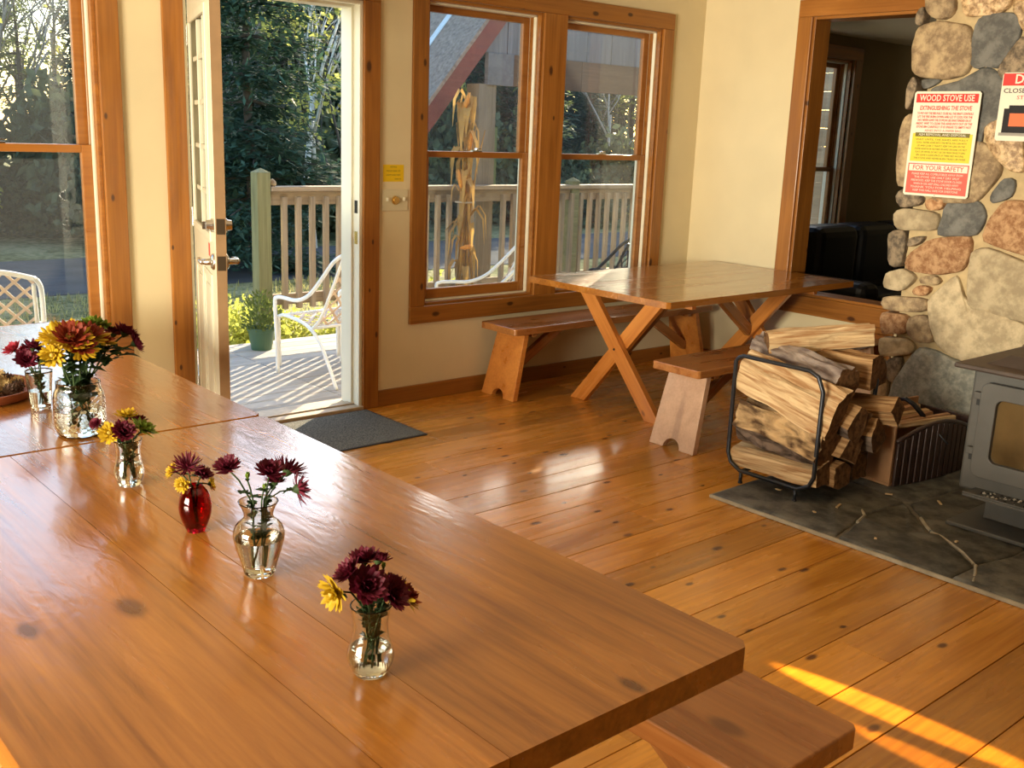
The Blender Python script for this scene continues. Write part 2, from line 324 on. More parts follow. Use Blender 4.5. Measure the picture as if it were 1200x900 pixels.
cl = MB(); cl.box(-3.16, 9.5, -3.16, YW + WT, CZ, CZ + 0.12); tag(obj('ceiling', cl, M_ceil), 'pale ceiling over the room, out of frame', 'ceiling', kind='structure')
# floor of individual pine boards
fl = MB(); fl.box(-3.0, XR + WT, -3.0, YW + WT, -0.10, -0.019)
floor = tag(obj('floor', fl, M_floor), 'amber varnished wide pine plank floor', 'floor', kind='structure')
joints = [4.949, 4.75, 4.55, 4.35, 4.15, 3.95, 3.74, 3.447, 3.247, 3.06, 2.881, 2.68, 2.474, 2.281, 2.058, 1.863, 1.65, 1.452, 1.25, 1.044, 0.84, 0.64, 0.44, 0.24, 0.04, -0.16, -0.36, -0.56, -0.8, -1.1, -1.4, -1.7, -2.0, -2.3, -2.6, -2.9, -2.999]
random.seed(11)
for i in range(len(joints) - 1):
    y1, y0 = joints[i], joints[i+1]
    cuts = [-2.99]; x = -3 + random.uniform(1.0, 3.2)
    while x < XR - 0.7: cuts.append(x); x += random.uniform(1.8, 3.6)
    cuts.append(XR - 0.001)
    if abs(y0 - 1.452) < .01: cuts = [-2.99, -0.4, 2.93, XR - .001]
    for a, b in zip(cuts, cuts[1:]):
        vb('floor_board', a + 0.0006, b - 0.0006, y0 + 0.0018, y1 - 0.0018, -0.019, random.uniform(-0.0008, 0.0), M_floor, floor, 0.0016)
# baseboards
def struct(o, label, cat='trim'): return tag(o, label, cat, kind='structure')
bb = thing('baseboard_back', 'stained pine baseboard right of the door', 'baseboard', kind='structure')
vb('baseboard_plank', 3.312, XR, YW - 0.02, YW, 0.0, 0.095, M_trim, bb)
bb = thing('baseboard_left', 'stained pine baseboard left of the door', 'baseboard', kind='structure')
vb('baseboard_plank', -3.0, 2.10, YW - 0.02, YW, 0.0, 0.095, M_trim, bb)
bb = thing('baseboard_right', 'stained pine baseboard on the side wall below the opening', 'baseboard', kind='structure')
vb('baseboard_plank', XR - 0.02, XR, 3.44, YW - 0.02, 0.0, 0.095, M_trim, bb)

# ---- windows ----
def sash(parent, name, x0, x1, z0, z1, y, th, st, rt_, rb, lock=False):
    s = MB(); s.box(x0, x0 + st, y, y + th, z0, z1); s.box(x1 - st, x1, y, y + th, z0, z1)
    s.box(x0 + st, x1 - st, y, y + th, z0, z0 + rb); s.box(x0 + st, x1 - st, y, y + th, z1 - rt_, z1)
    o = obj(name, s, M_sash, parent, bev=0.004)
    g = MB(); g.box(x0 + st - .003, x1 - st + .003, y + th * .5 - .002, y + th * .5 + .002, z0 + rb - .003, z1 - rt_ + .003)
    obj('pane', g, M_winglass, o)
    if lock:
        l = MB(); cx = (x0 + x1) / 2; l.box(cx - .035, cx + .035, y + .002, y + .026, z1, z1 + .008); l.lathe([(0.014, z1 + .008), (0.014, z1 + .018), (0.005, z1 + .022)], 12, (cx, y + .014, 0), capt=True)
        l.box(cx - .004, cx + .035, y + .009, y + .018, z1 + .014, z1 + .021); obj('sash_lock', l, M_steel, o)
def hung(parent, x0, x1, z0, z1, mid, jl=True):
    # jamb liner, tracks and two sashes set in the wall thickness
    j = MB(); t = 0.018
    j.box(x0, x0 + t, YW - 0.002, YW + WT, z0, z1); j.box(x1 - t, x1, YW - 0.002, YW + WT, z0, z1); j.box(x0 + t, x1 - t, YW - .002, YW + WT, z1 - t, z1); j.box(x0 + t, x1 - t, YW - .002, YW + WT, z0, z0 + t)
    obj('window_jamb', j, M_trim, parent, bev=.002)
    k = MB(); a = x0 + t; b = x1 - t
    for xa, xb in ((a, a + .010), (b - .010, b)):
        k.box(xa, xb, YW + .030, YW + .055, z0 + t, z1 - t); k.box(xa, xb, YW + .095, YW + .150, z0 + t, z1 - t)
    k.box(a, b, YW + .030, YW + .150, z1 - t - .010, z1 - t)
    k.box(a, b, YW + .030, YW + .150, z0 + t, z0 + t + .008)
    obj('window_track', k, M_cream, parent, bev=.0015)
    sash(parent, 'lower_sash', a + .004, b - .004, z0 + t + .008, mid, YW + .058, .034, .050, .036, .060, True)
    sash(parent, 'upper_sash', a + .004, b - .004, mid - .036, z1 - t - .010, YW + .094, .034, .050, .036, .036)
def casing(parent, x0, x1, z0, z1, w=0.102, y0=None, y1=None):
    y1 = YW if y1 is None else y1; y0 = y1 - .022
    vb('casing_board', x0 - w, x0, y0, y1, z0, z1, M_trim, parent, .004); vb('casing_board', x1, x1 + w, y0, y1, z0, z1, M_trim, parent, .004)
    vb('casing_board', x0 - w, x1 + w, y0, y1, z1, z1 + w, M_trim, parent, .004); vb('casing_board', x0 - w, x1 + w, y0, y1, z0 - w, z0, M_trim, parent, .004)
w1 = thing('window_1', 'left double-hung window in wide pine casing behind the long tables', 'window', kind='structure')
hung(w1, *W1, 1.46); casing(w1, W1[0], W1[1], W1[2], W1[3], 0.098)
w2 = thing('window_2', 'pair of tall double-hung windows in one pine casing beside the X-leg table', 'window', kind='structure')
hung(w2, *W2a, 1.465); hung(w2, *W2b, 1.465)
casing(w2, W2a[0], W2b[1], W2a[2], W2a[3]); vb('mullion_board', 4.50, 4.69, YW - .022, YW, W2a[2], W2a[3], M_trim, w2, .004)
# pass-through opening
w3 = thing('window_3', 'unglazed pine-framed opening into the dark next room', 'window', kind='structure')
def vbx(y0, y1, z0, z1, mat=M_trim, x0=XR - .022, x1=XR, nm='casing_board', p=w3): return vb(nm, x0, x1, y0, y1, z0, z1, mat, p, .004)
vbx(OP[1], OP[1] + .105, OP[2] - .12, OP[3]); vbx(OP[0] - .105, OP[0], OP[2] - .12, OP[3]); vbx(OP[0] - .105, OP[1] + .105, OP[3], OP[3] + .105); vbx(OP[0], OP[1], OP[2] - .12, OP[2])
for y0, y1, z0, z1 in ((OP[1] - .018, OP[1], OP[2], OP[3]), (OP[0], OP[0] + .018, OP[2], OP[3]), (OP[0] + .018, OP[1] - .018, OP[3] - .018, OP[3]), (OP[0] + .018, OP[1] - .018, OP[2], OP[2] + .018)):
    vb('jamb_board', XR - .004, XR + WT + .004, y0, y1, z0, z1, M_trim, w3, .002)
tr = thing('trim_1', 'pine upright board below the right end of the opening', 'trim', kind='structure')
vb('trim_board', XR - .025, XR, 3.255, 3.43, 0.0, OP[2] - .121, M_trim, tr)
# next room seen through the opening
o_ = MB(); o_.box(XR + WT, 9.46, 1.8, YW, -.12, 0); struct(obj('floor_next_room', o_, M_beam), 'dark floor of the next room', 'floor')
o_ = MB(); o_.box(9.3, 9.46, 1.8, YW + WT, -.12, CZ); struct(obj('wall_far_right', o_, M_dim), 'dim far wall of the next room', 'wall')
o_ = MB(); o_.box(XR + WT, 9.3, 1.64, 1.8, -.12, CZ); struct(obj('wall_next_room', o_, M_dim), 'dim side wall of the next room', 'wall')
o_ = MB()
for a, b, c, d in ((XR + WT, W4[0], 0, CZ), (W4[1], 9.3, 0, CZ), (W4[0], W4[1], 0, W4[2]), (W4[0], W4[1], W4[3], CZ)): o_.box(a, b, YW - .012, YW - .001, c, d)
struct(obj('wall_lining', o_, M_dim), 'dim window wall of the next room', 'wall')  # thin dark sheet over the cream wall stands in for low light
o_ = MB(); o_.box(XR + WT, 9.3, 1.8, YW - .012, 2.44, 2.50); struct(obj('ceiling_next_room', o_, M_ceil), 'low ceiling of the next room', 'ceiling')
w4 = thing('window_4', 'dark-framed window of the next room seen through the opening', 'window', kind='structure')
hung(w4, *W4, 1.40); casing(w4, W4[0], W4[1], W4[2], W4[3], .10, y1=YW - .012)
# sofa
sf = thing('sofa', 'black leather sofa in the dark next room', 'sofa', (7.75, 4.3, 0))
for x in (-1.05, .99):
    for y in (-.42, .32): m = MB(); m.box(x, x + .06, y, y + .06, 0, .09); obj('foot', m, M_sofa, sf)
m = MB(); m.box(-1.1, 1.1, -.45, .40, .08, .42); obj('seat_base', m, M_sofa, sf, bev=.04)
for sx in (-1.1, .86): m = MB(); m.box(sx, sx + .24, -.45, .42, .08, .64); obj('armrest', m, M_sofa, sf, bev=.07, seg=3)
for k in range(3): m = MB(); m.box(-.86 + k*.575, -.86 + k*.575 + .57, .10, .42, .40, .98); obj('back_cushion', m, M_sofa, sf, bev=.08, seg=3)
for k in range(3): m = MB(); m.box(-.86 + k*.575, -.86 + k*.575 + .57, -.43, .14, .40, .54); obj('seat_cushion', m, M_sofa, sf, bev=.05, seg=3)

# ---- exterior door ----
dr = thing('door_1', 'cream glazed exterior door standing open into the room', 'door', kind='structure')
for x0, x1 in ((2.098, D1[0]), (D1[1], 3.310)): vb('casing_board', x0, x1, YW - .022, YW, 0, D1[3], M_trim, dr, .004)
vb('casing_board', 2.098, 3.310, YW - .022, YW, D1[3], D1[3] + .105, M_trim, dr, .004)
j = MB()
j.box(D1[0], D1[0] + .02, YW - .006, YW + WT, 0, D1[3]); j.box(D1[1] - .02, D1[1], YW - .006, YW + WT, 0, D1[3]); j.box(D1[0] + .02, D1[1] - .02, YW - .006, YW + WT, D1[3] - .02, D1[3])
j.box(D1[1] - .034, D1[1] - .02, YW + .055, YW + WT, 0, D1[3] - .02); j.box(D1[0] + .02, D1[0] + .034, YW + .055, YW + WT, 0, D1[3] - .02); j.box(D1[0] + .034, D1[1] - .034, YW + .055, YW + WT, D1[3] - .034, D1[3] - .02)
fr = obj('door_frame', j, P('frame_white', (0.86, 0.83, 0.68), 0.4), dr, bev=.002)
for z, col in ((1.155, M_dkmetal), (0.985, M_brass)):
    m = MB(); m.box(D1[1] - .0225, D1[1] - .0195, YW + .012, YW + .040, z - .035, z + .035); obj('strike_plate', m, col, fr)
m = MB(); m.box(D1[0], D1[1], YW - .03, YW + WT + .04, .0005, .022); m.box(D1[0], D1[1], YW + .04, YW + .10, .022, .030)
obj('threshold', m, P('threshold_wood', (0.55, 0.42, 0.26), 0.5, noise_amt=.15), dr, bev=.006)
# leaf in its own hinge frame: local +X runs from hinge to free edge, local -Y... interior face on -Y side of closed door
leaf = thing('door_leaf', None, None); leaf.parent = dr; leaf.location = (2.225, 4.948, 0.028); leaf.rotation_euler = (0, 0, R(-109))
LW = .92; LT = .045; LH = 2.17
m = MB(); st = .115
# frame around the lite (closed door interior face is local y=0, exterior y=LT)
m.box(0, st, 0, LT, 0, LH); m.box(LW - st, LW, 0, LT, 0, LH); m.box(st, LW - st, 0, LT, LH - .15, LH); m.box(st, LW - st, 0, LT, 0, 1.07)
lf = obj('door_slab', m, M_door, leaf, bev=.003)
m = MB(); x0, x1, z0, z1 = st - .006, LW - st + .006, 1.062, LH - .142
for ya, yb in ((-.010, .004), (LT - .004, LT + .010)):
    m.box(x0, x0 + .035, ya, yb, z0, z1); m.box(x1 - .035, x1, ya, yb, z0, z1); m.box(x0 + .035, x1 - .035, ya, yb, z0, z0 + .035); m.box(x0 + .035, x1 - .035, ya, yb, z1 - .035, z1)
obj('lite_frame', m, M_door, leaf, bev=.004)
m = MB()
for k in (1, 2): xx = x0 + (x1 - x0) * k / 3; m.box(xx - .010, xx + .010, .006, LT - .006, z0 + .03, z1 - .03)
for k in (1, 2, 3, 4): zz = z0 + (z1 - z0) * k / 5; m.box(x0 + .03, x1 - .03, .008, LT - .008, zz - .010, zz + .010)
obj('muntins', m, M_door, leaf, bev=.002)
m = MB(); m.box(x0 + .03, x1 - .03, LT/2 - .003, LT/2 + .003, z0 + .03, z1 - .03); obj('lite_glass', m, M_winglass, leaf)
for cx in (st + .03, LW/2 + .025):
    m = MB(); x0_, x1_ = cx, cx + .30
    for ya, yb in ((-.007, .003), (LT - .003, LT + .007)):
        m.box(x0_, x0_ + .03, ya, yb, .18, .92); m.box(x1_ - .03, x1_, ya, yb, .18, .92); m.box(x0_ + .03, x1_ - .03, ya, yb, .18, .21); m.box(x0_ + .03, x1_ - .03, ya, yb, .89, .92); m.box(x0_ + .06, x1_ - .06, ya + .002, yb - .002, .24, .86)
    obj('door_panel', m, M_door, leaf, bev=.003)
m = MB(); m.box(LW - .0005, LW + .0012, 0.0015, LT - .0015, 0.001, LH - .001); obj('door_edge', m, M_doorin, leaf)
for z, h in ((1.138, .032), (.985, .030)):
    m = MB(); m.box(LW + .001, LW + .003, .006, LT - .006, z - h, z + h); e_ = obj('latch_plate', m, P('aged_plate', (.12, .09, .055), .4, metal=.8), leaf)
def knob_lever(sgn, y):
    m = MB(); cx = LW - .06; z = .985
    def ring(r0, y0, r1, y1, n=20):
        vs = [(cx + r0*math.cos(2*PI*k/n), y0, z + r0*math.sin(2*PI*k/n)) for k in range(n)] + [(cx + r1*math.cos(2*PI*k/n), y1, z + r1*math.sin(2*PI*k/n)) for k in range(n)]
        m.add(vs, [(k, (k+1) % n, n + (k+1) % n, n + k) for k in range(n)] + [tuple(range(n, 2*n))])
    ring(.034, y, .034, y + sgn*.008); ring(.034, y + sgn*.008, .026, y + sgn*.014); ring(.014, y + sgn*.012, .012, y + sgn*.052)
    m.tube([(cx, y + sgn*.050, z), (cx - .03, y + sgn*.054, z), (cx - .075, y + sgn*.052, z + .002), (cx - .115, y + sgn*.046, z)], [.011, .011, .010, .008], 10)
    obj('lever_handle', m, M_steel, leaf, smooth=True)
knob_lever(-1, 0); knob_lever(1, LT)
for sgn, y in ((-1, 0), (1, LT)):
    m = MB(); cx = LW - .06; n = 20; z = 1.138
    for r0, y0, r1, y1 in ((.030, y, .029, y + sgn*.010), (.024, y + sgn*.010, .021, y + sgn*.030)):
        vs = [(cx + r0*math.cos(2*PI*k/n), y0, z + r0*math.sin(2*PI*k/n)) for k in range(n)] + [(cx + r1*math.cos(2*PI*k/n), y1, z + r1*math.sin(2*PI*k/n)) for k in range(n)]
        m.add(vs, [(k, (k+1) % n, n + (k+1) % n, n + k) for k in range(n)] + [tuple(range(n, 2*n))])
    if sgn < 0: m.box(cx - .004, cx + .004, y - .045, y - .03, z - .016, z + .016)
    obj('deadbolt', m, M_steel, leaf)
m = MB(); m.box(LW - .26, LW - .21, -.0015, .0, .99, 1.045); tag(obj('red_sticker', m, P('red_sticker', (.55, .05, .03), .5), leaf), 'small red sticker below the glass')
m = MB(); m.tube([(LW - .03, -.001, .03), (LW - .03, -.001, .04)], .004, 6)
for z in (.25, 1.1, 1.95):
    m = MB(); m.lathe([(.008, -.045), (.008, .045)], 10, (0, -.004, z), capt=True); obj('hinge', m, M_steel, leaf)

# door mat
mt = thing('door_mat', 'dark grey ribbed door mat on the floor inside the open door', 'door mat', (2.72, 4.62, 0))
m = MB(); m.box(-.48, .48, -.30, .275, 0.0, .009); obj('mat_surface', m, M_mat, mt, bev=.003)
m = MB()
for x0, x1, y0, y1 in ((-.49, .49, -.31, -.30), (-.49, .49, .275, .285), (-.49, -.48, -.30, .275), (.48, .49, -.30, .275)): m.box(x0, x1, y0, y1, 0, .007)
obj('mat_border', m, M_rubber, mt)
# switch plate, yellow notice
sp = thing('switch_plate', 'ivory wall plate with two toggles and a round dimmer between door and windows', 'switch', (3.424, YW, 1.19))
m = MB(); m.box(-.089, .089, -.006, 0, -.06, .06); obj('plate', m, P('ivory_plate', (.66, .58, .38), .35), sp, bev=.003)
for x in (-.056, .056): m = MB(); m.box(x - .006, x + .006, -.020, -.006, -.004, .016); obj('toggle', m, M_cream, sp, bev=.002)
m = MB(); n = 24
for r0, y0, r1, y1 in ((.026, -.006, .024, -.012), (.018, -.012, .016, -.026)):
    vs = [(r0*math.cos(2*PI*k/n), y0, r0*math.sin(2*PI*k/n)) for k in range(n)] + [(r1*math.cos(2*PI*k/n), y1, r1*math.sin(2*PI*k/n)) for k in range(n)]
    m.add(vs, [(k, (k+1) % n, n + (k+1) % n, n + k) for k in range(n)] + [tuple(range(n, 2*n))])
obj('dimmer_knob', m, M_brass, sp)
def text(body, size, mat, parent, loc, rot, ext=0.0006, align='CENTER', name='lettering', bold=0.0, sx=1.0):
    c = bpy.data.curves.new('txt', 'FONT'); c.body = body; c.size = size; c.align_x = align; c.align_y = 'CENTER'; c.extrude = ext; c.offset = bold; c.resolution_u = 2
    t = bpy.data.objects.new('txt', c); COL.objects.link(t)
    dg = bpy.context.evaluated_depsgraph_get(); me = bpy.data.meshes.new_from_object(t.evaluated_get(dg)); bpy.data.objects.remove(t)
    me.materials.clear(); me.materials.append(mat)
    for v in me.vertices: v.co.x *= sx
    o = link(name, me, parent, loc, rot); return o
M_ink = P('black_ink', (.02, .02, .02), .6); M_red = P('sign_red', (.66, .035, .03), .4); M_pink = P('sign_red_faded', (.72, .12, .09), .4); M_yel = P('sign_yellow', (.80, .62, .05), .4); M_sign = P('sign_white', (.80, .76, .62), .35)
M_olive = P('sign_olive', (.16, .13, .02), .5)
yn = thing('yellow_notice', 'small yellow notice taped above the switch plate', 'notice', (3.413, YW, 1.340))
m = MB(); m.box(-.070, .070, -.0012, 0, -.047, .047); obj('card', m, P('yellow_card', (.80, .52, .01), .5), yn)
RB = (PI/2, 0, 0)
for i, (s_, w_) in enumerate((('NOTICE', .012), ('PLEASE TURN OFF', .0115), ('LIGHTS AND HEAT', .0115), ('THANK YOU', .008))):
    text(s_, w_, M_olive, yn, (0.0 if i < 3 else .03, -.0014, .034 - i*.022), RB, .0002)

# ---- chimney ----
ch = thing('stone_chimney', 'fieldstone chimney behind the wood stove', 'chimney', (0, 0, 0))
XC = 5.2
m = MB(); ny, nz_ = 46, 70; y0, y1, z0, z1 = .55, 2.80, 0.0, CZ
vs = []; fs = []
for j in range(nz_ + 1):
    for i in range(ny + 1):
        y = y0 + (y1 - y0) * i / ny; z = z0 + (z1 - z0) * j / nz_
        vs.append((XC + .012 + .008 * noise.noise(Vector((0, y * 9, z * 9))), y, z))
for j in range(nz_):
    for i in range(ny): a = j * (ny + 1) + i; fs.append((a, a + 1, a + ny + 2, a + ny + 1))
m.add(vs, fs); m.box(XC + .035, XR, y0, y1, z0, z1)
obj('mortar_core', m, M_mortar, ch, smooth=False)
def stone(poly, x, mat, depth=.05, parent=ch, name='stone', seed=0, plane='x', puff=.018):
    # rounded, slightly uneven stone from an outline in the (y, z) plane (or (x, y) plane for paving)
    cy = sum(p[0] for p in poly) / len(poly); cz = sum(p[1] for p in poly) / len(poly)
    pts = []; n = len(poly)
    for i in range(n):
        a = poly[i]; b = poly[(i + 1) % n]; L_ = math.hypot(b[0]-a[0], b[1]-a[1]); k = max(2, min(5, int(L_ / .025)))
        for t in range(k):
            f = t / k; f2 = f
            pts.append((a[0] + (b[0]-a[0]) * f2, a[1] + (b[1]-a[1]) * f2))
    n = len(pts); sm = pts
    cx_ = (cy, cz); g_ = 1.0 + min(.012 / max(.03, .5 * min(max(p[0] for p in poly) - min(p[0] for p in poly), max(p[1] for p in poly) - min(p[1] for p in poly))), .12)
    pts = [(cy + (p[0] - cy) * g_, cz + (p[1] - cz) * g_) for p in pts]; sm = pts
    if plane == 'z': sm = pts = [(a_, b_) for a_, b_ in [(max(3.699, a_), min(2.782, b_)) for a_, b_ in pts]]
    for _ in range(0 if plane == 'z' else 1): sm = [((sm[i-1][0] + 2*sm[i][0] + sm[(i+1) % n][0]) / 4, (sm[i-1][1] + 2*sm[i][1] + sm[(i+1) % n][1]) / 4) for i in range(n)]
    size = max(max(p[0] for p in sm) - min(p[0] for p in sm), .05)
    rings = [(1.0, depth), (1.0, 0.002), (.985, -puff * .6), (.945, -puff * .92), (.6, -puff * 1.05), (.3, -puff * 1.1)]
    mb = MB(); vs = []
    for ri, (s_, dx) in enumerate(rings):
        for p in sm:
            nn = noise.noise(Vector((p[0] * s_ * 14 + seed * 3.1, p[1] * s_ * 14, seed * 1.7)))
            k = 1.0 if ri < 2 else s_; amp = .006 if ri < 2 else .014
            off = dx + (amp * nn if ri > 1 else 0); e = .0035 * nn if ri < 3 else 0
            yy = cy + (p[0] - cy) * (k if ri > 1 else 1) + e; zz = cz + (p[1] - cz) * (k if ri > 1 else 1) + e
            vs.append((off, yy - cy, zz - cz) if plane == 'x' else (yy - cy, zz - cz, -off))
    fs = []
    for r_ in range(len(rings) - 1):
        for i in range(n): i2 = (i + 1) % n; fs.append((r_*n + i, r_*n + i2, (r_+1)*n + i2, (r_+1)*n + i))
    c0 = len(vs); vs.append((-puff * 1.1, 0, 0) if plane == 'x' else (0, 0, puff * 1.1))
    b_ = (len(rings) - 1) * n
    for i in range(n): fs.append((b_ + i, b_ + (i + 1) % n, c0))
    mb.add(vs, fs)
    o = obj(name, mb, mat, parent, (x, cy, cz) if plane == 'x' else (cy, cz, x), smooth=True)
    return o
STONES=[
 ('tan',[(2.86, 2.391), (2.727, 2.376), (2.701, 2.269), (2.726, 2.227), (2.788, 2.223), (2.83, 2.251), (2.849, 2.283)]),
 ('brown',[(2.898, 2.254), (2.867, 2.285), (2.852, 2.258), (2.854, 2.195), (2.894, 2.197)]),
 ('gold',[(2.666, 2.353), (2.427, 2.337), (2.435, 2.26), (2.475, 2.232), (2.552, 2.23), (2.631, 2.225), (2.65, 2.266)]),
 ('tan',[(2.874, 2.18), (2.778, 2.204), (2.616, 2.172), (2.586, 2.053), (2.6, 1.965), (2.691, 1.935), (2.834, 1.949), (2.878, 1.976), (2.889, 2.106)]),
 ('slate',[(2.571, 2.203), (2.512, 2.225), (2.397, 2.216), (2.374, 2.167), (2.375, 2.113), (2.45, 1.982), (2.512, 2.004), (2.536, 1.986), (2.575, 2.003), (2.582, 2.121)]),
 ('brown',[(2.351, 2.118), (2.38, 2.065), (2.439, 1.969), (2.383, 1.913), (2.35, 1.95), (2.259, 1.96), (2.281, 2.104)]),
 ('gold',[(2.401, 2.287), (2.31, 2.293), (2.286, 2.14), (2.355, 2.148), (2.378, 2.215), (2.406, 2.234)]),
 ('slate',[(2.832, 1.93), (2.718, 1.929), (2.763, 1.897), (2.81, 1.878)]),
 ('slate',[(2.764, 1.884), (2.626, 1.915), (2.503, 1.983), (2.439, 1.945), (2.38, 1.895), (2.379, 1.803), (2.387, 1.728), (2.475, 1.707), (2.483, 1.58), (2.696, 1.571), (2.763, 1.799)]),
 ('brown',[(2.894, 1.904), (2.874, 1.947), (2.846, 1.904), (2.863, 1.818), (2.887, 1.778)]),
 ('tan',[(2.898, 1.712), (2.87, 1.749), (2.739, 1.739), (2.695, 1.422), (2.883, 1.404), (2.905, 1.543)]),
 ('tan',[(2.472, 1.63), (2.364, 1.533), (2.367, 1.476), (2.46, 1.343), (2.681, 1.327), (2.72, 1.598)]),
 ('gold',[(2.464, 1.698), (2.378, 1.745), (2.271, 1.637), (2.251, 1.505), (2.307, 1.502), (2.424, 1.587)]),
 ('tan',[(2.247, 1.627), (2.162, 1.641), (2.138, 1.489), (2.226, 1.484)]),
 ('slate',[(2.336, 1.466), (2.284, 1.458), (2.289, 1.379), (2.376, 1.338), (2.392, 1.371)]),
 ('brown',[(2.894, 1.338), (2.844, 1.386), (2.735, 1.342), (2.746, 1.305), (2.854, 1.282)]),
 ('orange',[(2.722, 1.336), (2.621, 1.346), (2.621, 1.293), (2.708, 1.279)]),
 ('pale',[(2.882, 1.25), (2.838, 1.279), (2.648, 1.269), (2.647, 1.185), (2.855, 1.17)]),
 ('slate',[(2.605, 1.323), (2.45, 1.342), (2.404, 1.275), (2.434, 1.181), (2.633, 1.162), (2.613, 1.258)]),
 ('brown',[(2.901, 1.143), (2.822, 1.166), (2.796, 1.094), (2.813, 0.979), (2.879, 0.979)]),
 ('brown',[(2.785, 1.132), (2.693, 1.149), (2.719, 1.109), (2.786, 1.08)]),
 ('orange',[(2.771, 1.037), (2.659, 1.133), (2.468, 1.164), (2.462, 1.072), (2.488, 0.996), (2.605, 0.967), (2.771, 0.969)]),
 ('orange',[(2.379, 1.25), (2.311, 1.355), (2.147, 1.351), (2.109, 1.098), (2.394, 1.157)]),
 ('pale',[(2.442, 1.088), (2.374, 1.121), (2.1, 1.044), (2.061, 0.788), (2.414, 0.818), (2.434, 0.931)]),
 ('pale',[(2.889, 0.931), (2.795, 0.966), (2.718, 0.931), (2.78, 0.854), (2.887, 0.855)]),
 ('tan',[(2.694, 0.934), (2.619, 0.955), (2.576, 0.927), (2.611, 0.9), (2.69, 0.904)]),
 ('orange',[(2.724, 0.87), (2.689, 0.894), (2.625, 0.89), (2.649, 0.838), (2.721, 0.84)]),
 ('tan',[(2.889, 0.808), (2.645, 0.828), (2.639, 0.761), (2.879, 0.735)]),
 ('orange',[(2.886, 0.718), (2.737, 0.723), (2.733, 0.632), (2.87, 0.605)]),
 ('tan',[(2.727, 0.717), (2.635, 0.739), (2.578, 0.612), (2.647, 0.593), (2.724, 0.625)]),
 ('pale',[(2.638, 0.814), (2.499, 0.97), (2.435, 0.836), (2.14, 0.775), (2.061, 0.704), (2.227, 0.609), (2.361, 0.533), (2.487, 0.569), (2.571, 0.614)]),
 ('pale',[(2.876, 0.581), (2.729, 0.601), (2.675, 0.565), (2.701, 0.521), (2.859, 0.484)]),
 ('brown',[(2.826, 0.466), (2.739, 0.499), (2.73, 0.43), (2.762, 0.36), (2.802, 0.36)]),
 ('blue',[(2.643, 0.563), (2.563, 0.562), (2.451, 0.53), (2.344, 0.518), (2.167, 0.585), (2.053, 0.564), (2.041, 0.308), (2.351, 0.204), (2.451, 0.21), (2.659, 0.216), (2.779, 0.242), (2.758, 0.358), (2.696, 0.483)]),
 ('tan',[(2.885, 0.46), (2.84, 0.44), (2.808, 0.351), (2.796, 0.238), (2.881, 0.231)]),
 ('brown',[(2.892, 0.187), (2.69, 0.201), (2.573, 0.181), (2.572, 0.055), (2.867, -0.004)]),
 ('tan',[(2.554, 0.178), (2.34, 0.183), (2.334, 0.039), (2.543, 0.023)]),
 ('brown',[(2.317, 0.181), (2.037, 0.28), (2.007, 0.082), (2.308, 0.015)]),
 ('tan',[(2.864, -0.028), (2.561, 0.034), (2.546, -0.13), (2.844, -0.18)]),
 ('brown',[(2.54, -0.0), (2.031, 0.061), (2.018, -0.025), (2.521, -0.138)]),
]
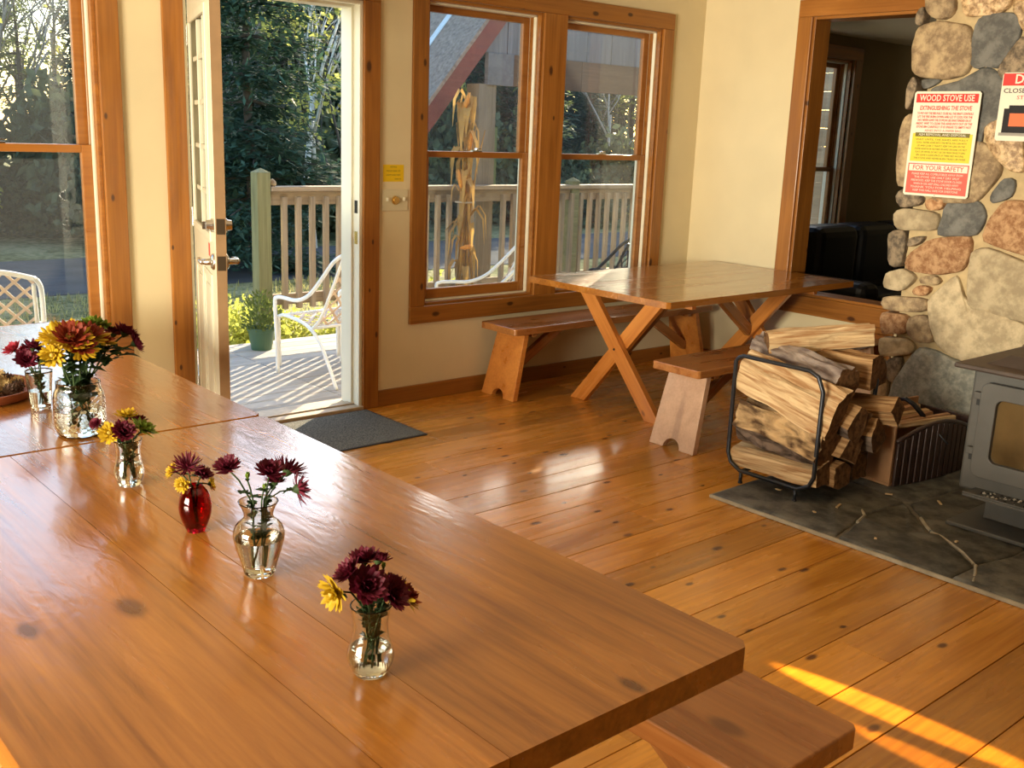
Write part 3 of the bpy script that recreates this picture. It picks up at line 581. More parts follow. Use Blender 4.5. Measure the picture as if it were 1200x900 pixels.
FLOWERS={
 'v1':[
  ('mum_dark', (0.7907, 1.25, 0.9413), 0.02, (-0.5, 0.2, 0.6)),
  ('mum_dark', (0.8295, 1.27, 0.9452), 0.021, (-0.1, 0.1, 1)),
  ('mum_dark', (0.8749, 1.3, 0.9218), 0.019, (0.3, 0.3, 0.9)),
  ('mum_dark', (0.8051, 1.23, 0.9239), 0.026, (-0.1, -0.7, 0.6)),
  ('mum_dark', (0.8554, 1.235, 0.8942), 0.024, (0.3, -0.7, 0.5)),
  ('daisy_yellow', (0.7653, 1.25, 0.9176), 0.026, (-0.85, -0.1, -0.1)),
  ('bronze', (0.9062, 1.27, 0.8653), 0.025, (0.7, -0.3, 0.4)),
  ('bud', (0.8509, 1.25, 0.9312), 0.009, (0.1, 0, 1)),
  ('mum_dark', (0.888, 1.28, 0.8873), 0.018, (0.3, 0, 0.9)),
 ],
 'v2':[
  ('mum_dark', (0.8236, 1.72, 0.9722), 0.021, (-0.3, -0.2, 0.9)),
  ('bud', (0.8524, 1.7, 0.9506), 0.012, (-0.1, -0.2, 0.9)),
  ('mum_dark', (0.8928, 1.69, 0.959), 0.024, (0, -0.3, 0.9)),
  ('spiky', (0.9469, 1.72, 0.9438), 0.03, (0.5, 0.1, 0.8)),
  ('spiky', (0.9499, 1.69, 0.9154), 0.027, (0.8, -0.2, 0.1)),
  ('bud', (0.8799, 1.69, 0.9279), 0.01, (0, -0.3, 0.9)),
  ('mum_dark', (0.9244, 1.73, 0.9211), 0.018, (0.2, 0.2, 0.9)),
 ],
 'v3':[
  ('spiky', (0.8619, 1.99, 0.8926), 0.026, (-0.2, -0.3, 0.9)),
  ('mum_dark', (0.8904, 1.98, 0.8731), 0.018, (0.3, -0.4, 0.8)),
  ('daisy_yellow', (0.8449, 2.02, 0.88), 0.018, (-0.7, 0.2, 0.3)),
  ('daisy_yellow', (0.8427, 1.97, 0.8647), 0.016, (-0.5, -0.3, 0.1)),
  ('daisy_yellow', (0.9113, 1.99, 0.8472), 0.016, (0.7, -0.1, 0.1)),
 ],
 'v4':[
  ('mum_dark', (0.8095, 2.36, 0.9061), 0.013, (-0.6, -0.2, 0.5)),
  ('daisy_yellow', (0.8288, 2.33, 0.8879), 0.024, (-0.5, -0.5, 0.4)),
  ('daisy_yellow', (0.8829, 2.37, 0.911), 0.025, (0, 0, 1)),
  ('mum_dark', (0.8508, 2.31, 0.8912), 0.022, (0, -0.7, 0.6)),
  ('mum_dark', (0.9104, 2.38, 0.8918), 0.02, (0.3, 0.2, 0.9)),
  ('green', (0.9065, 2.33, 0.8856), 0.03, (0.5, -0.3, 0.8)),
  ('mum_dark', (0.8378, 2.37, 0.8889), 0.012, (-0.3, 0, 0.9)),
 ],
 'v5':[
  ('daisy_yellow', (0.8742, 2.84, 1.0208), 0.036, (-0.5, -0.3, 0.7)),
  ('daisy_yellow', (0.9277, 2.88, 1.0297), 0.034, (-0.1, 0, 1)),
  ('daisy_yellow', (0.8466, 2.76, 0.9902), 0.03, (-0.5, -0.7, 0.1)),
  ('bronze', (0.8982, 2.78, 1.0219), 0.044, (-0.1, -0.6, 0.8)),
  ('bronze', (0.9582, 2.82, 1.0159), 0.04, (0.1, -0.3, 0.9)),
  ('bronze', (0.9998, 2.85, 0.9946), 0.034, (0.3, -0.2, 0.9)),
  ('green', (0.9942, 2.9, 1.0321), 0.038, (0.1, 0.3, 0.9)),
  ('green', (1.0264, 2.92, 1.0185), 0.034, (0.4, 0.3, 0.8)),
  ('mum_dark', (1.0763, 2.87, 1.0052), 0.03, (0.5, 0, 0.8)),
  ('mum_dark', (1.0898, 2.84, 0.9798), 0.026, (0.8, -0.2, 0.4)),
  ('bronze', (0.9186, 2.76, 1.0005), 0.034, (0, -0.7, 0.7)),
  ('mum_dark', (1.0562, 2.9, 0.9996), 0.024, (0.3, 0.2, 0.9)),
 ],
 'v6':[
  ('mum_red', (0.8591, 3.15, 0.931), 0.026, (-0.5, -0.1, 0.7)),
  ('mum_dark', (0.8695, 3.08, 0.9105), 0.026, (-0.1, -0.6, 0.6)),
  ('mum_dark', (0.9076, 3.14, 0.9326), 0.026, (0, 0, 1)),
  ('mum_red', (0.8927, 3.18, 0.9193), 0.02, (-0.2, 0.1, 0.9)),
  ('mum_dark', (0.9143, 3.1, 0.8989), 0.024, (0.4, -0.4, 0.7)),
  ('mum_dark', (0.934, 3.16, 0.916), 0.02, (0.4, 0.1, 0.9)),
 ],
}
FPOS = {
 'v1': ['left of the upper group', 'topmost left', 'topmost right', 'large and low in front', 'large at right front', 'drooping far left', 'drooping far right', 'between the top blooms', 'behind at right'],
 'v2': ['alone at far left', 'beside the far left bloom', 'in the middle', 'fanned out upper right', 'pointing out at far right', 'low in the middle', 'behind the middle'],
 'v3': ['upper left', 'upper right', 'peeking out far left', 'resting low on the left rim', 'resting low on the right rim'],
 'v4': ['small, at far left', 'at left', 'at the top', 'front middle', 'upper right', 'broad, at right', 'tiny, behind left'],
 'v5': ['upper left', 'top, left of centre', 'low left front', 'large, front centre', 'large, upper centre', 'upper right of centre', 'topmost back', 'topmost right', 'reaching out at right', 'drooping at far right', 'low front centre', 'behind right of centre'],
 'v6': ['far left', 'low front', 'at the top', 'behind left', 'low right', 'upper right']}

for i, (c, poly) in enumerate(STONES): stone(poly, XC - .004, M_st[c], seed=i, puff=.022 if c != 'slate' else .014)
# further stones out of the traced part, up to the ceiling and along the chimney
random.seed(5)
keys = ['tan', 'pale', 'brown', 'orange', 'slate', 'blue', 'tan']
def filler(y0, y1, z0, z1, face='x'):
    z = z0
    while z < z1 - .08:
        h = random.uniform(.14, .26); y = y0
        if z + h > z1: h = z1 - z
        while y < y1 - .05:
            w = random.uniform(.14, .34); w = min(w, y1 - y)
            a, b, c_, d = y + .012, y + w - .012, z + .012, z + h - .012; q = min(w, h) * .22
            j = lambda: random.uniform(-.012, .012)
            poly = [(a + q + j(), c_ + j()), (b - q + j(), c_ + j()), (b + j()*.5, c_ + q + j()), (b + j()*.5, d - q + j()), (b - q + j(), d + j()*.5), (a + q + j(), d + j()*.5), (a + j()*.5, d - q), (a + j()*.5, c_ + q)]
            if w > .07 and h > .07:
                s_ = stone(poly, XC - .004, M_st[random.choice(keys)], seed=random.random() * 50)
            y += w
        z += h
filler(.56, 2.13, .03, 2.76); filler(2.28, 2.80, 2.46, 2.77)
# stones on the chimney's far side face
z = .05
while z < 2.6:
    h = random.uniform(.14, .24); x = XC + .03
    while x < XR - .12:
        w = min(random.uniform(.16, .3), XR - x - .02)
        m = MB(); a = w/2 - .012; b = h/2 - .012; q = .03; pr = [(-a+q, -b), (a-q, -b), (a, -b+q), (a, b-q), (a-q, b), (-a+q, b), (-a, b-q), (-a, -b+q)]
        vs = [(p[0], -.01, p[1]) for p in pr] + [(p[0], .012, p[1]) for p in pr] + [(p[0]*.8, .026, p[1]*.8) for p in pr]
        m.add(vs, [(i, (i+1) % 8, 8 + (i+1) % 8, 8 + i) for i in range(8)] + [(8+i, 8 + (i+1) % 8, 16 + (i+1) % 8, 16 + i) for i in range(8)] + [tuple(range(16, 24))])
        obj('stone', m, M_st[random.choice(keys)], ch, (x + w/2, 2.80, z + h/2), bev=.008); x += w
    z += h
# ---- hearth ----
M_edge = P('pale_mortar', (.40, .35, .25), .9, noise_amt=.2)
he = thing('hearth', 'low dark slate hearth slab under stove and log rack', 'hearth', (0, 0, 0))
m = MB(); m.box(3.705, XC + .03, .60, 2.765, 0.0005, .014); obj('mortar_bed', m, P('grey_mortar', (.17, .15, .115), .95, noise_amt=.2), he)
m = MB(); m.box(3.688, 3.700, .60, 2.790, 0.0005, .017); m.box(3.700, XC, 2.782, 2.790, .0005, .017); obj('edge_grout', m, M_edge, he, bev=.003)
m = MB()
for p_ in ([(4.21, 2.04), (4.13, 1.97), (4.08, 1.92), (4.07, 1.87), (3.98, 1.74), (3.895, 1.65)], [(3.89, 1.64), (3.80, 1.60), (3.72, 1.57)], [(3.93, 2.18), (4.03, 2.205), (4.08, 2.25)]): m.tube([(a_, b_, .020) for a_, b_ in p_], .0075, 6)
obj('seam_grout', m, M_edge, he)
HS = [[(3.69, 2.775), (3.69, 2.15), (3.91, 2.19), (4.05, 2.22), (4.33, 2.20), (4.45, 2.775)],
      [(3.70, 2.12), (3.705, 1.66), (3.88, 1.655), (4.07, 1.885), (4.06, 1.94), (4.20, 2.06), (4.30, 2.175), (4.04, 2.195), (3.92, 2.165)],
      [(3.70, 1.63), (3.70, 1.05), (4.3, 1.00), (4.33, 1.60), (4.13, 1.58), (3.89, 1.625)],
      [(4.10, 1.90), (3.92, 1.66), (4.13, 1.61), (4.9, 1.62), (4.9, 2.1), (4.34, 2.15), (4.22, 2.03), (4.09, 1.93)],
      [(4.36, 2.18), (4.9, 2.13), (5.19, 2.3), (5.19, 2.775), (4.48, 2.775)],
      [(4.93, 2.10), (5.19, 2.27), (5.19, 1.0), (4.93, 1.0)], [(3.70, 1.02), (3.70, .61), (4.6, .61), (4.6, .97), (4.3, .97)],
      [(4.36, 1.59), (4.33, 1.0), (4.9, .97), (4.9, 1.59)], [(4.63, .97), (4.63, .61), (5.19, .61), (5.19, .97)]]
for i, p in enumerate(HS): stone(p, .016, M_st['hearth'], depth=.012, parent=he, name='slate_slab', seed=i + 70, plane='z', puff=.008)
random.seed(3)
M_chip = P('wood_chip', (.62, .45, .24), .8)
for i, (x, y, l, a) in enumerate(((4.02, 2.33, .06, .3), (3.98, 2.62, .03, 1.9), (4.45, 2.08, .05, .8), (3.86, 2.35, .02, 1.2), (4.05, 1.80, .02, .1), (4.36, 2.28, .035, 2.2), (3.80, 2.02, .015, .7), (4.30, 1.93, .05, 2.6))):
    m = MB(); m.prism([(-l/2, -.004), (l/2 - .004, -.006), (l/2, .003), (-l/2 + .003, .006)], 'z', 0, .005)
    tag(obj('wood_chip', m, M_chip, None, (x, y, .0275), (0, 0, a)), 'pale splinter of wood fallen on the slate hearth', 'wood chip', 'wood splinters on the hearth')

# ================= TABLES AND BENCHES =================
def xleg(parent, X, y0, y1, h, w, th=.04):
    # slanted leg board from (y0, h) down to (y1, 0) with level-cut ends; local X is the grain
    d = Vector((0, y1 - y0, -h)); L_ = d.length; x = d.normalized(); z = Vector((1, 0, 0)); y = z.cross(x); c = Vector((X, (y0 + y1)/2, h/2)); hw = w / 2 / (h / L_)
    pr = [Vector((X, y0 - hw, h)), Vector((X, y0 + hw, h)), Vector((X, y1 + hw, 0)), Vector((X, y1 - hw, 0))]
    q = [((p - c).dot(x), (p - c).dot(y)) for p in pr]; m = MB(); m.prism(q, 'z', -th/2, th/2); o = obj('leg', m, M_leg, parent, bev=.003)
    o.matrix_local = Matrix(((x.x, y.x, z.x, c.x), (x.y, y.y, z.y, c.y), (x.z, y.z, z.z, c.z), (0, 0, 0, 1))); return o
def xtable(label, loc, W, L, th, along, boards, legs_at, group, foot=0.66):
    # local: length along local X, width along local Y; origin on the floor at the centre
    t = thing('picnic_table', label, 'table', loc, 0 if along == 'x' else PI/2, group)
    top = .75; y = -W/2; chf = .018
    for i, w in enumerate(boards):
        m = MB(); a, b = y + (.0007 if i else 0), y + w - (.0007 if i < len(boards)-1 else 0)
        x0, x1 = -L/2, L/2
        poly = [(x0 + (chf if i == 0 else 0), a), (x1 - (chf if i == 0 else 0), a)]
        if i == 0: poly += [(x1, a + chf)]
        poly += [(x1, b - (chf if i == len(boards)-1 else 0))]
        if i == len(boards)-1: poly += [(x1 - chf, b), (x0 + chf, b), (x0, b - chf)]
        else: poly += [(x0, b)]
        if i == 0: poly += [(x0, a + chf)]
        m.prism(poly, 'z', top - th, top); obj('tabletop_board', m, M_table, t); y += w
        if i < len(boards) - 1: m = MB(); m.box(-L/2 + .004, L/2 - .004, y - .003, y + .003, top - th - .004, top - .003); obj('joint_filler', m, M_rubber, t)
    for sx in (-1, 1):
        X = sx * legs_at; d = foot / 2; h = top - th - .03
        xleg(t, X - .022*sx, -.28, d, h + .03, .092); xleg(t, X + .022*sx, .28, -d, h + .03, .092)
        board('cleat', (X - sx*.062, -W/2 + .08, top - th - .02), (X - sx*.062, W/2 - .08, top - th - .02), .038, .038, M_leg, t, .003)
        board('brace', (X - sx*.045, 0, .36), (X - sx*.50, 0, top - th - .015), .07, .038, M_bench, t, .003, (0, 1, 0))
        m = MB(); m.lathe([(.008, 0), (.006, .004)], 10, capt=True); obj('bolt', m, M_dkmetal, t, (X + sx*.043, 0, .375), (0, PI/2 * sx, 0))
    return t
def bench(label, loc, L, W, along, group, top=.45, th=.042, flip=1, legmat=M_leg):
    t = thing('bench', label, 'bench', loc, 0 if along == 'x' else PI/2, group)
    m = MB(); c = .012; x0, x1, y0, y1 = -L/2, L/2, -W/2, W/2
    m.prism([(x0 + c, y0), (x1 - c, y0), (x1, y0 + c), (x1, y1 - c), (x1 - c, y1), (x0 + c, y1), (x0, y1 - c), (x0, y0 + c)], 'z', top - th, top)
    obj('seat', m, M_bench, t, bev=.004)
    for sx in (-1, 1):
        m = MB(); wt, wb = .125, .15; h = top - th; r = .055; n = 10
        arc = [(r * math.cos(PI - PI * k / n), r * .95 * math.sin(PI * k / n)) for k in range(n + 1)]
        poly = [(-wb, 0)] + arc + [(wb, 0), (wt, h), (-wt, h)]
        m.prism(poly, 'x', -.019, .019)
        o = obj('leg', m, legmat, t, bev=.003)
        xb = sx * (L/2 - .03); xt = sx * (L/2 - .13)
        # shear the board so it splays outwards at the foot
        for v in o.data.vertices: v.co.x += xb + (xt - xb) * v.co.z / h
        board('brace', (sx * (L/2 - .09), 0, .14), (sx * (L/2 - .52), 0, h - .01), .06, .035, M_bench, t, .003, (0, 1, 0))
        m = MB(); m.box(sx*(L/2 - .20) - .018, sx*(L/2 - .20) + .018, -.12, .12, h - .03, h); obj('cleat', m, M_bench, t, bev=.003)
    return t
M_legpale = wood('pale_leg_pine', (0.50, 0.29, 0.17), (0.66, 0.42, 0.26), rough=0.4, coat=0.1, var=0.05, knots=0.3)  # paler than the other leg pine
bl = [.37, .36, .39]
xtable('varnished pine X-leg table beside the window pair', (5.10, 4.11, 0), 1.13, 1.80, .036, 'x', bl, .65, 'X-leg picnic tables')
xtable('nearest long pine table, with front vases standing on it', (.877, 1.838, 0), 1.087, 1.762, .048, 'y', [.553, .154, .380], .62, 'X-leg picnic tables')
xtable('long pine table with pinecone tray under the left window', (.877, 3.603, 0), 1.087, 1.74, .048, 'y', [.36, .37, .357], .62, 'X-leg picnic tables')
bench('varnished bench along the wall under the window pair', (4.97, 4.735, 0), 1.86, .33, 'x', 'table benches')
bench('bench in front of X-leg table with pale end leg', (5.03, 3.40, 0), 1.83, .32, 'x', 'table benches', legmat=M_legpale)
bench('bench end showing below the right edge of the nearest table', (1.645, 1.86, 0), 1.83, .33, 'y', 'table benches', th=.05)
bench('bench along the left side of the nearest table', (.105, 1.86, 0), 1.83, .33, 'y', 'table benches', th=.05)

# ================= VASES AND FLOWERS =================
TZ = .75
def vase(label, x, y, prof, wt, glass, water_h, name='vase', base_t=.010, n=40):
    t = thing(name, label, 'vase', (x, y, TZ))
    # closed glass shell: outer profile up, inner profile down
    inner = [(max(r - wt, .001), z) for r, z in prof if z > base_t]
    r0 = None
    for (ra, za), (rb, zb) in zip(prof, prof[1:]):
        if za <= base_t <= zb: r0 = ra + (rb - ra) * (base_t - za) / max(zb - za, 1e-6)
    m = MB(); full = [(0.0005, 0.0008)] + list(prof) + inner[::-1] + [(max(r0 - wt, .001), base_t), (.0005, base_t)]
    m.lathe(full, n, capb=False); obj('glass_body', m, glass, t, smooth=True)
    if water_h:
        wp = [(max(r0 - wt - .0004, .001), base_t + .0004)] + [(r - wt - .0004, z) for r, z in prof if base_t < z < water_h]
        for (ra, za), (rb, zb) in zip(prof, prof[1:]):
            if za <= water_h <= zb: wp.append((ra + (rb-ra) * (water_h-za) / max(zb-za, 1e-6) - wt - .0004, water_h))
        m = MB(); m.lathe([(.0005, base_t + .0004)] + wp + [(.0005, water_h)], n, capb=False); obj('water', m, M_water, t, smooth=False)
    return t
def smoothprof(pts, k=5):
    out = []
    for i in range(len(pts) - 1):
        p0 = pts[max(i-1, 0)]; p1 = pts[i]; p2 = pts[i+1]; p3 = pts[min(i+2, len(pts)-1)]
        for j in range(k):
            t = j / k; f = lambda a, b, c, d: .5 * ((2*b) + (-a+c)*t + (2*a-5*b+4*c-d)*t*t + (-a+3*b-3*c+d)*t**3)
            out.append((f(p0[0], p1[0], p2[0], p3[0]), f(p0[1], p1[1], p2[1], p3[1])))
    out.append(pts[-1]); return out
VS = {
 'v1': ((.842, 1.27), vase('flared clear glass vase nearest the camera, between table joint and edge', .842, 1.27, smoothprof([(.024, 0), (.027, .004), (.036, .022), (.037, .038), (.030, .062), (.0275, .085), (.030, .105), (.033, .118)]), .0022, M_vase, .048)),
 'v2': ((.881, 1.715), vase('round-bellied clear glass vase with a narrow neck', .881, 1.715, smoothprof([(.027, 0), (.030, .006), (.033, .02), (.045, .06), (.0485, .082), (.043, .100), (.030, .113), (.0275, .122), (.031, .135), (.038, .148)]), .0022, M_vase, .075)),
 'v3': ((.877, 1.99), vase('small egg-shaped ruby red glass vase', .877, 1.99, smoothprof([(.018, 0), (.020, .004), (.030, .030), (.034, .055), (.029, .082), (.018, .098), (.017, .102)]), .003, M_redglass, 0)),
 'v4': ((.875, 2.35), vase('small waisted clear glass vase just in front of the table joint', .875, 2.35, smoothprof([(.024, 0), (.027, .004), (.033, .022), (.034, .036), (.029, .060), (.027, .080), (.030, .100), (.034, .112)]), .0022, M_vase, .05)),
 'v6': ((.92, 3.14), vase('clear glass tumbler of dark red blooms beside the pinecone tray', .92, 3.14, smoothprof([(.026, 0), (.028, .004), (.031, .03), (.035, .08), (.038, .115)]), .0022, M_vase, .055, name='tumbler_vase')),
}
# large textured jar: real diamond relief on the outside
def diamond_jar(x, y):
    t = thing('textured_jar', 'large clear glass jar with raised diamond texture', 'vase', (x, y, TZ)); H_, n, mz = .148, 96, 48
    prof = smoothprof([(.052, 0), (.060, .008), (.067, .03), (.068, .08), (.066, .11), (.058, .130), (.057, .148)], 8)
    def rad(z):
        for (ra, za), (rb, zb) in zip(prof, prof[1:]):
            if za <= z <= zb: return ra + (rb - ra) * (z - za) / max(zb - za, 1e-6)
        return prof[-1][0]
    m = MB(); vs = []
    for j in range(mz + 1):
        z = H_ * j / mz
        for k in range(n):
            a = 2*PI*k/n; u = a / (2*PI) * 16; v = z / .0145
            dmd = abs(((u + v) % 1) - .5) + abs(((u - v) % 1) - .5); amp = .0022 if .012 < z < .118 else 0
            r = rad(z) - amp * (1 - dmd); vs.append((r*math.cos(a), r*math.sin(a), z))
    for j in range(mz, -1, -1):
        z = max(H_ * j / mz, .008)
        for k in range(n): a = 2*PI*k/n; r = rad(z) - .0055; vs.append((r*math.cos(a), r*math.sin(a), z))
    rows = 2 * (mz + 1); fs = [(j*n + k, j*n + (k+1) % n, (j+1)*n + (k+1) % n, (j+1)*n + k) for j in range(rows - 1) for k in range(n)]
    fs.append(tuple(range(n))[::-1]); fs.append(tuple(range((rows-1)*n, rows*n)))
    m.add(vs, fs); obj('glass_body', m, M_vase, t, smooth=True)
    m = MB(); m.lathe([(.0005, .0084), (rad(.009) - .006, .0084)] + [(rad(z/1000) - .006, z/1000) for z in range(12, 82, 10)] + [(.0005, .080)], 48, capb=False); obj('water', m, M_water, t)
    return t
VS['v5'] = ((.925, 2.82), diamond_jar(.925, 2.82))
VN = {'v1': 'nearest flared vase', 'v2': 'round-bellied vase', 'v3': 'ruby red vase', 'v4': 'waisted vase by the table joint', 'v5': 'diamond-textured jar', 'v6': 'tumbler beside the pinecone tray'}
VI = {'v1': .02, 'v2': .02, 'v3': .02, 'v4': .02, 'v5': .03, 'v6': .02}
NECK = {'v1': .027, 'v2': .024, 'v3': .010, 'v4': .024, 'v5': .050, 'v6': .033}
OUT = {'v1': 1, 'v2': 1, 'v3': 1, 'v4': 1, 'v5': 7, 'v6': 1}
NH = {'v1': .118, 'v2': .148, 'v3': .102, 'v4': .112, 'v5': .148, 'v6': .115}
M_burg = leafy('petal_burgundy', (.115, .008, .022), .25, .4); M_cred = leafy('petal_crimson', (.30, .015, .030), .35, .35)
M_yelp = leafy('petal_yellow', (.46, .29, .012), .30, .2); M_greenp = leafy('petal_lime', (.20, .29, .04), .30, .25); M_bronze = leafy('petal_bronze', (.22, .030, .010), .25, .5)
M_eye = P('flower_eye', (.35, .24, .03), .8); M_eyed = P('flower_eye_dark', (.10, .05, .02), .8); M_stem = leafy('stem_green', (.035, .06, .018), .15, .3); M_leaf = leafy('leaf_green', (.028, .058, .018), .35, .35)
def bloom(kind, r, rnd):
    m = MB(); spec = {'mum_dark': [(26, .25, 1.0, .30, .0), (22, .55, .85, .30, .0), (16, .9, .6, .28, 0), (10, 1.25, .42, .24, 0)], 'mum_red': [(24, .2, 1.0, .28, 0), (18, .6, .8, .28, 0), (12, 1.0, .5, .25, 0)],
                      'spiky': [(20, .1, 1.05, .14, 0), (18, .45, .95, .13, 0), (14, .85, .7, .12, 0), (8, 1.2, .45, .12, 0)], 'daisy_yellow': [(18, .12, 1.0, .30, 0), (16, .42, .88, .28, 0), (10, .8, .6, .25, 0)],
                      'green': [(22, .1, 1.0, .32, 0), (18, .5, .8, .30, 0), (12, .95, .55, .28, 0)], 'bronze': [(22, .1, 1.0, .28, 1), (20, .4, .88, .28, 0), (14, .75, .65, .26, 0), (9, 1.1, .42, .22, 0)], 'bud': [(12, 1.25, 1.1, .45, 0), (8, 1.4, .9, .4, 0)]}[kind]
    for cnt, el, ln, wd, mi in spec:
        for k in range(cnt):
            a = 2*PI*(k + rnd.uniform(-.25, .25)) / cnt + el * 3; e = el + rnd.uniform(-.14, .14); l = r * ln * rnd.uniform(.85, 1.1); w = r * wd * rnd.uniform(.8, 1.1) * .5
            d = Vector((math.cos(a) * math.cos(e), math.sin(a) * math.cos(e), math.sin(e))); s = Vector((-math.sin(a), math.cos(a), 0)); u = s.cross(d) * -1
            cup = r * .10 * rnd.uniform(.4, 1.4)
            p0 = d * (r * .06); p1 = d * (l * .55); p2 = d * (l * .85) + u * cup; p3 = d * l + u * cup * 1.6
            m.add([p0 - s*w*.35, p0 + s*w*.35, p1 + s*w - u*0, p2 + s*w*.8, p3, p2 - s*w*.8, p1 - s*w, p1 - u*(-cup*.5)], [(0, 1, 7), (1, 2, 7), (2, 3, 7), (3, 4, 7), (4, 5, 7), (5, 6, 7), (6, 0, 7)], mi)
    return m
def leaf_mesh(m, base, d, L_, w, rnd):
    d = Vector(d).normalized(); s = d.cross(Vector((0, 0, 1)))
    s = s.normalized() if s.length > .1 else Vector((1, 0, 0)); u = s.cross(d)
    out = [(0, .05), (.18, .55), (.3, .38), (.45, .95), (.55, .6), (.7, .8), (.82, .4), (1, 0)]
    c = [Vector(base) + d * (L_*t) - Vector((0, 0, 1)) * (L_ * .35 * t*t) for t, _ in out]
    vs = []
    for p, (t, k) in zip(c, out): vs += [p + s*(w*k) + u*(w*.25*k), p, p - s*(w*k) + u*(w*.25*k)]
    fs = []
    for i in range(len(out) - 1): a = 3*i; b = a + 3; fs += [(a, b, b+1, a+1), (a+1, b+1, b+2, a+2)]
    m.add(vs, fs)
CN = {'mum_dark': ('dark burgundy chrysanthemum', M_burg), 'mum_red': ('crimson chrysanthemum', M_cred), 'spiky': ('burgundy spider chrysanthemum', M_burg), 'daisy_yellow': ('yellow chrysanthemum', M_yelp), 'green': ('lime green chrysanthemum', M_greenp), 'bronze': ('rust and yellow chrysanthemum', M_bronze), 'bud': ('pale green chrysanthemum bud', M_greenp)}
rnd = random.Random(21)
for vk in ('v1', 'v2', 'v3', 'v4', 'v5', 'v6'):
    (vx, vy), vt = VS[vk]; fl_ = FLOWERS[vk]
    posw = FPOS[vk]
    for i, (kind, c, r, d) in enumerate(fl_):
        nm, mt_ = CN[kind]
        c = Vector(c); d = Vector(d).normalized(); an = rnd.uniform(0, 2*PI)
        base = Vector((vx + math.cos(an) * NECK[vk] * .45, vy + math.sin(an) * NECK[vk] * .45, TZ + VI[vk]))
        side = Vector((c.x - vx, c.y - vy, 0)); L_ = side.length; side = side / L_ if L_ > .002 else Vector((1, 0, 0))
        nr = min(NECK[vk] * .8, L_ * .8); neck = Vector((vx, vy, TZ + NH[vk])) + side * nr * rnd.uniform(.6, 1.0)
        t = thing('flower', '%s, %s in the %s' % (nm, posw[i], VN[vk]), 'flower', base, 0, 'cut flowers in the vases')
        m = MB(); pts = [base, base.lerp(neck, .5) + Vector((rnd.uniform(-.003, .003),)*2 + (0,)), neck]; e_ = c - d * (r * .12)
        mid = neck.lerp(e_, .55) + Vector((0, 0, 1)) * ((e_ - neck).length * .12) - d * (r * .15)
        if e_.z > neck.z + .004 or L_ > nr: pts += [mid]
        pts += [e_]
        m.tube([p - base for p in pts], .0016 if vk != 'v5' else .0022, 6); obj('stem', m, M_stem, t, smooth=True)
        r *= 1.42 if kind in ('mum_dark', 'spiky', 'bronze') else 1.22; b = bloom(kind, r, rnd)
        if kind == 'bronze': mats = [mt_, M_yelp]
        else: mats = [mt_]
        q = d.to_track_quat('Z', 'Y').to_euler(); bo = obj('bloom', b, mats, t, c - base, q, smooth=False)
        if kind in ('daisy_yellow', 'bronze', 'green', 'mum_red'):
            m = MB(); m.lathe([(r*.20, 0), (r*.19, r*.22), (r*.12, r*.34), (.0003, r*.38)], 12); obj('flower_centre', m, M_eye if kind != 'mum_red' else M_eyed, bo, smooth=True)
        m = MB(); m.lathe([(r*.05, -r*.28), (r*.16, -r*.16), (r*.30, r*.04)], 10); obj('calyx', m, M_stem, bo, smooth=True)
        m = MB(); nl = {'v5': 12, 'v6': 6, 'v2': 9, 'v1': 8, 'v3': 2, 'v4': 7}[vk]
        for k in range(nl):
            f = rnd.uniform(.45, 1.0) if vk == 'v5' else rnd.uniform(.35, .95)
            p = (neck.lerp(e_, f * .8) if k < OUT[vk] else base.lerp(neck, f))
            a = rnd.uniform(0, 2*PI); sc = {'v5': .065}.get(vk, .030) * rnd.uniform(.6, 1.2)
            inside = k >= OUT[vk]; 
            if inside: sc = min(sc, NECK[vk] * 1.1)
            leaf_mesh(m, p - base, (math.cos(a), math.sin(a), rnd.uniform(.2, 1.0) if not inside else 1.2), sc, sc * .36, rnd)
        obj('leaves', m, M_leaf, t)
# tray of pinecones
tr = thing('wooden_tray', 'round reddish wooden tray holding pinecones at the left edge', 'tray', (.80, 3.36, TZ))
m = MB(); m.lathe([(.13, 0), (.155, .006), (.170, .030), (.176, .036), (.170, .036), (.150, .012), (.0005, .010)], 40); obj('tray_dish', m, wood('tray_wood', (.20, .05, .02), (.36, .11, .04), .4, knots=0), tr, smooth=True)
M_cone = P('pinecone', (.085, .045, .028), .8, noise_amt=.4, nscale=40); M_pale = P('dried_pod', (.50, .36, .16), .8, noise_amt=.3)
rnd = random.Random(4)
cm = MB(); cm.lathe([(.001, -.022), (.013, -.018), (.018, -.004), (.015, .010), (.006, .024), (.001, .028)], 8)
for j in range(6):
    z = -.018 + j*.008; rr = (.012, .018, .019, .017, .012, .007)[j]
    for k in range(8):
        a = 2*PI*(k + .5*(j % 2)) / 8; c_, s_ = math.cos(a), math.sin(a); t1, t2 = math.cos(a+.3), math.sin(a+.3); u1, u2 = math.cos(a-.3), math.sin(a-.3)
        cm.add([(t1*rr*.8, t2*rr*.8, z), (u1*rr*.8, u2*rr*.8, z), (c_*rr*1.35, s_*rr*1.35, z + .006), (c_*rr*.8, s_*rr*.8, z + .008)], [(0, 2, 3), (1, 3, 2), (0, 1, 2)])
cme = cm.mesh('pinecone', M_cone); cme2 = cme.copy(); cme2.materials.clear(); cme2.materials.append(M_pale)
nC = 0
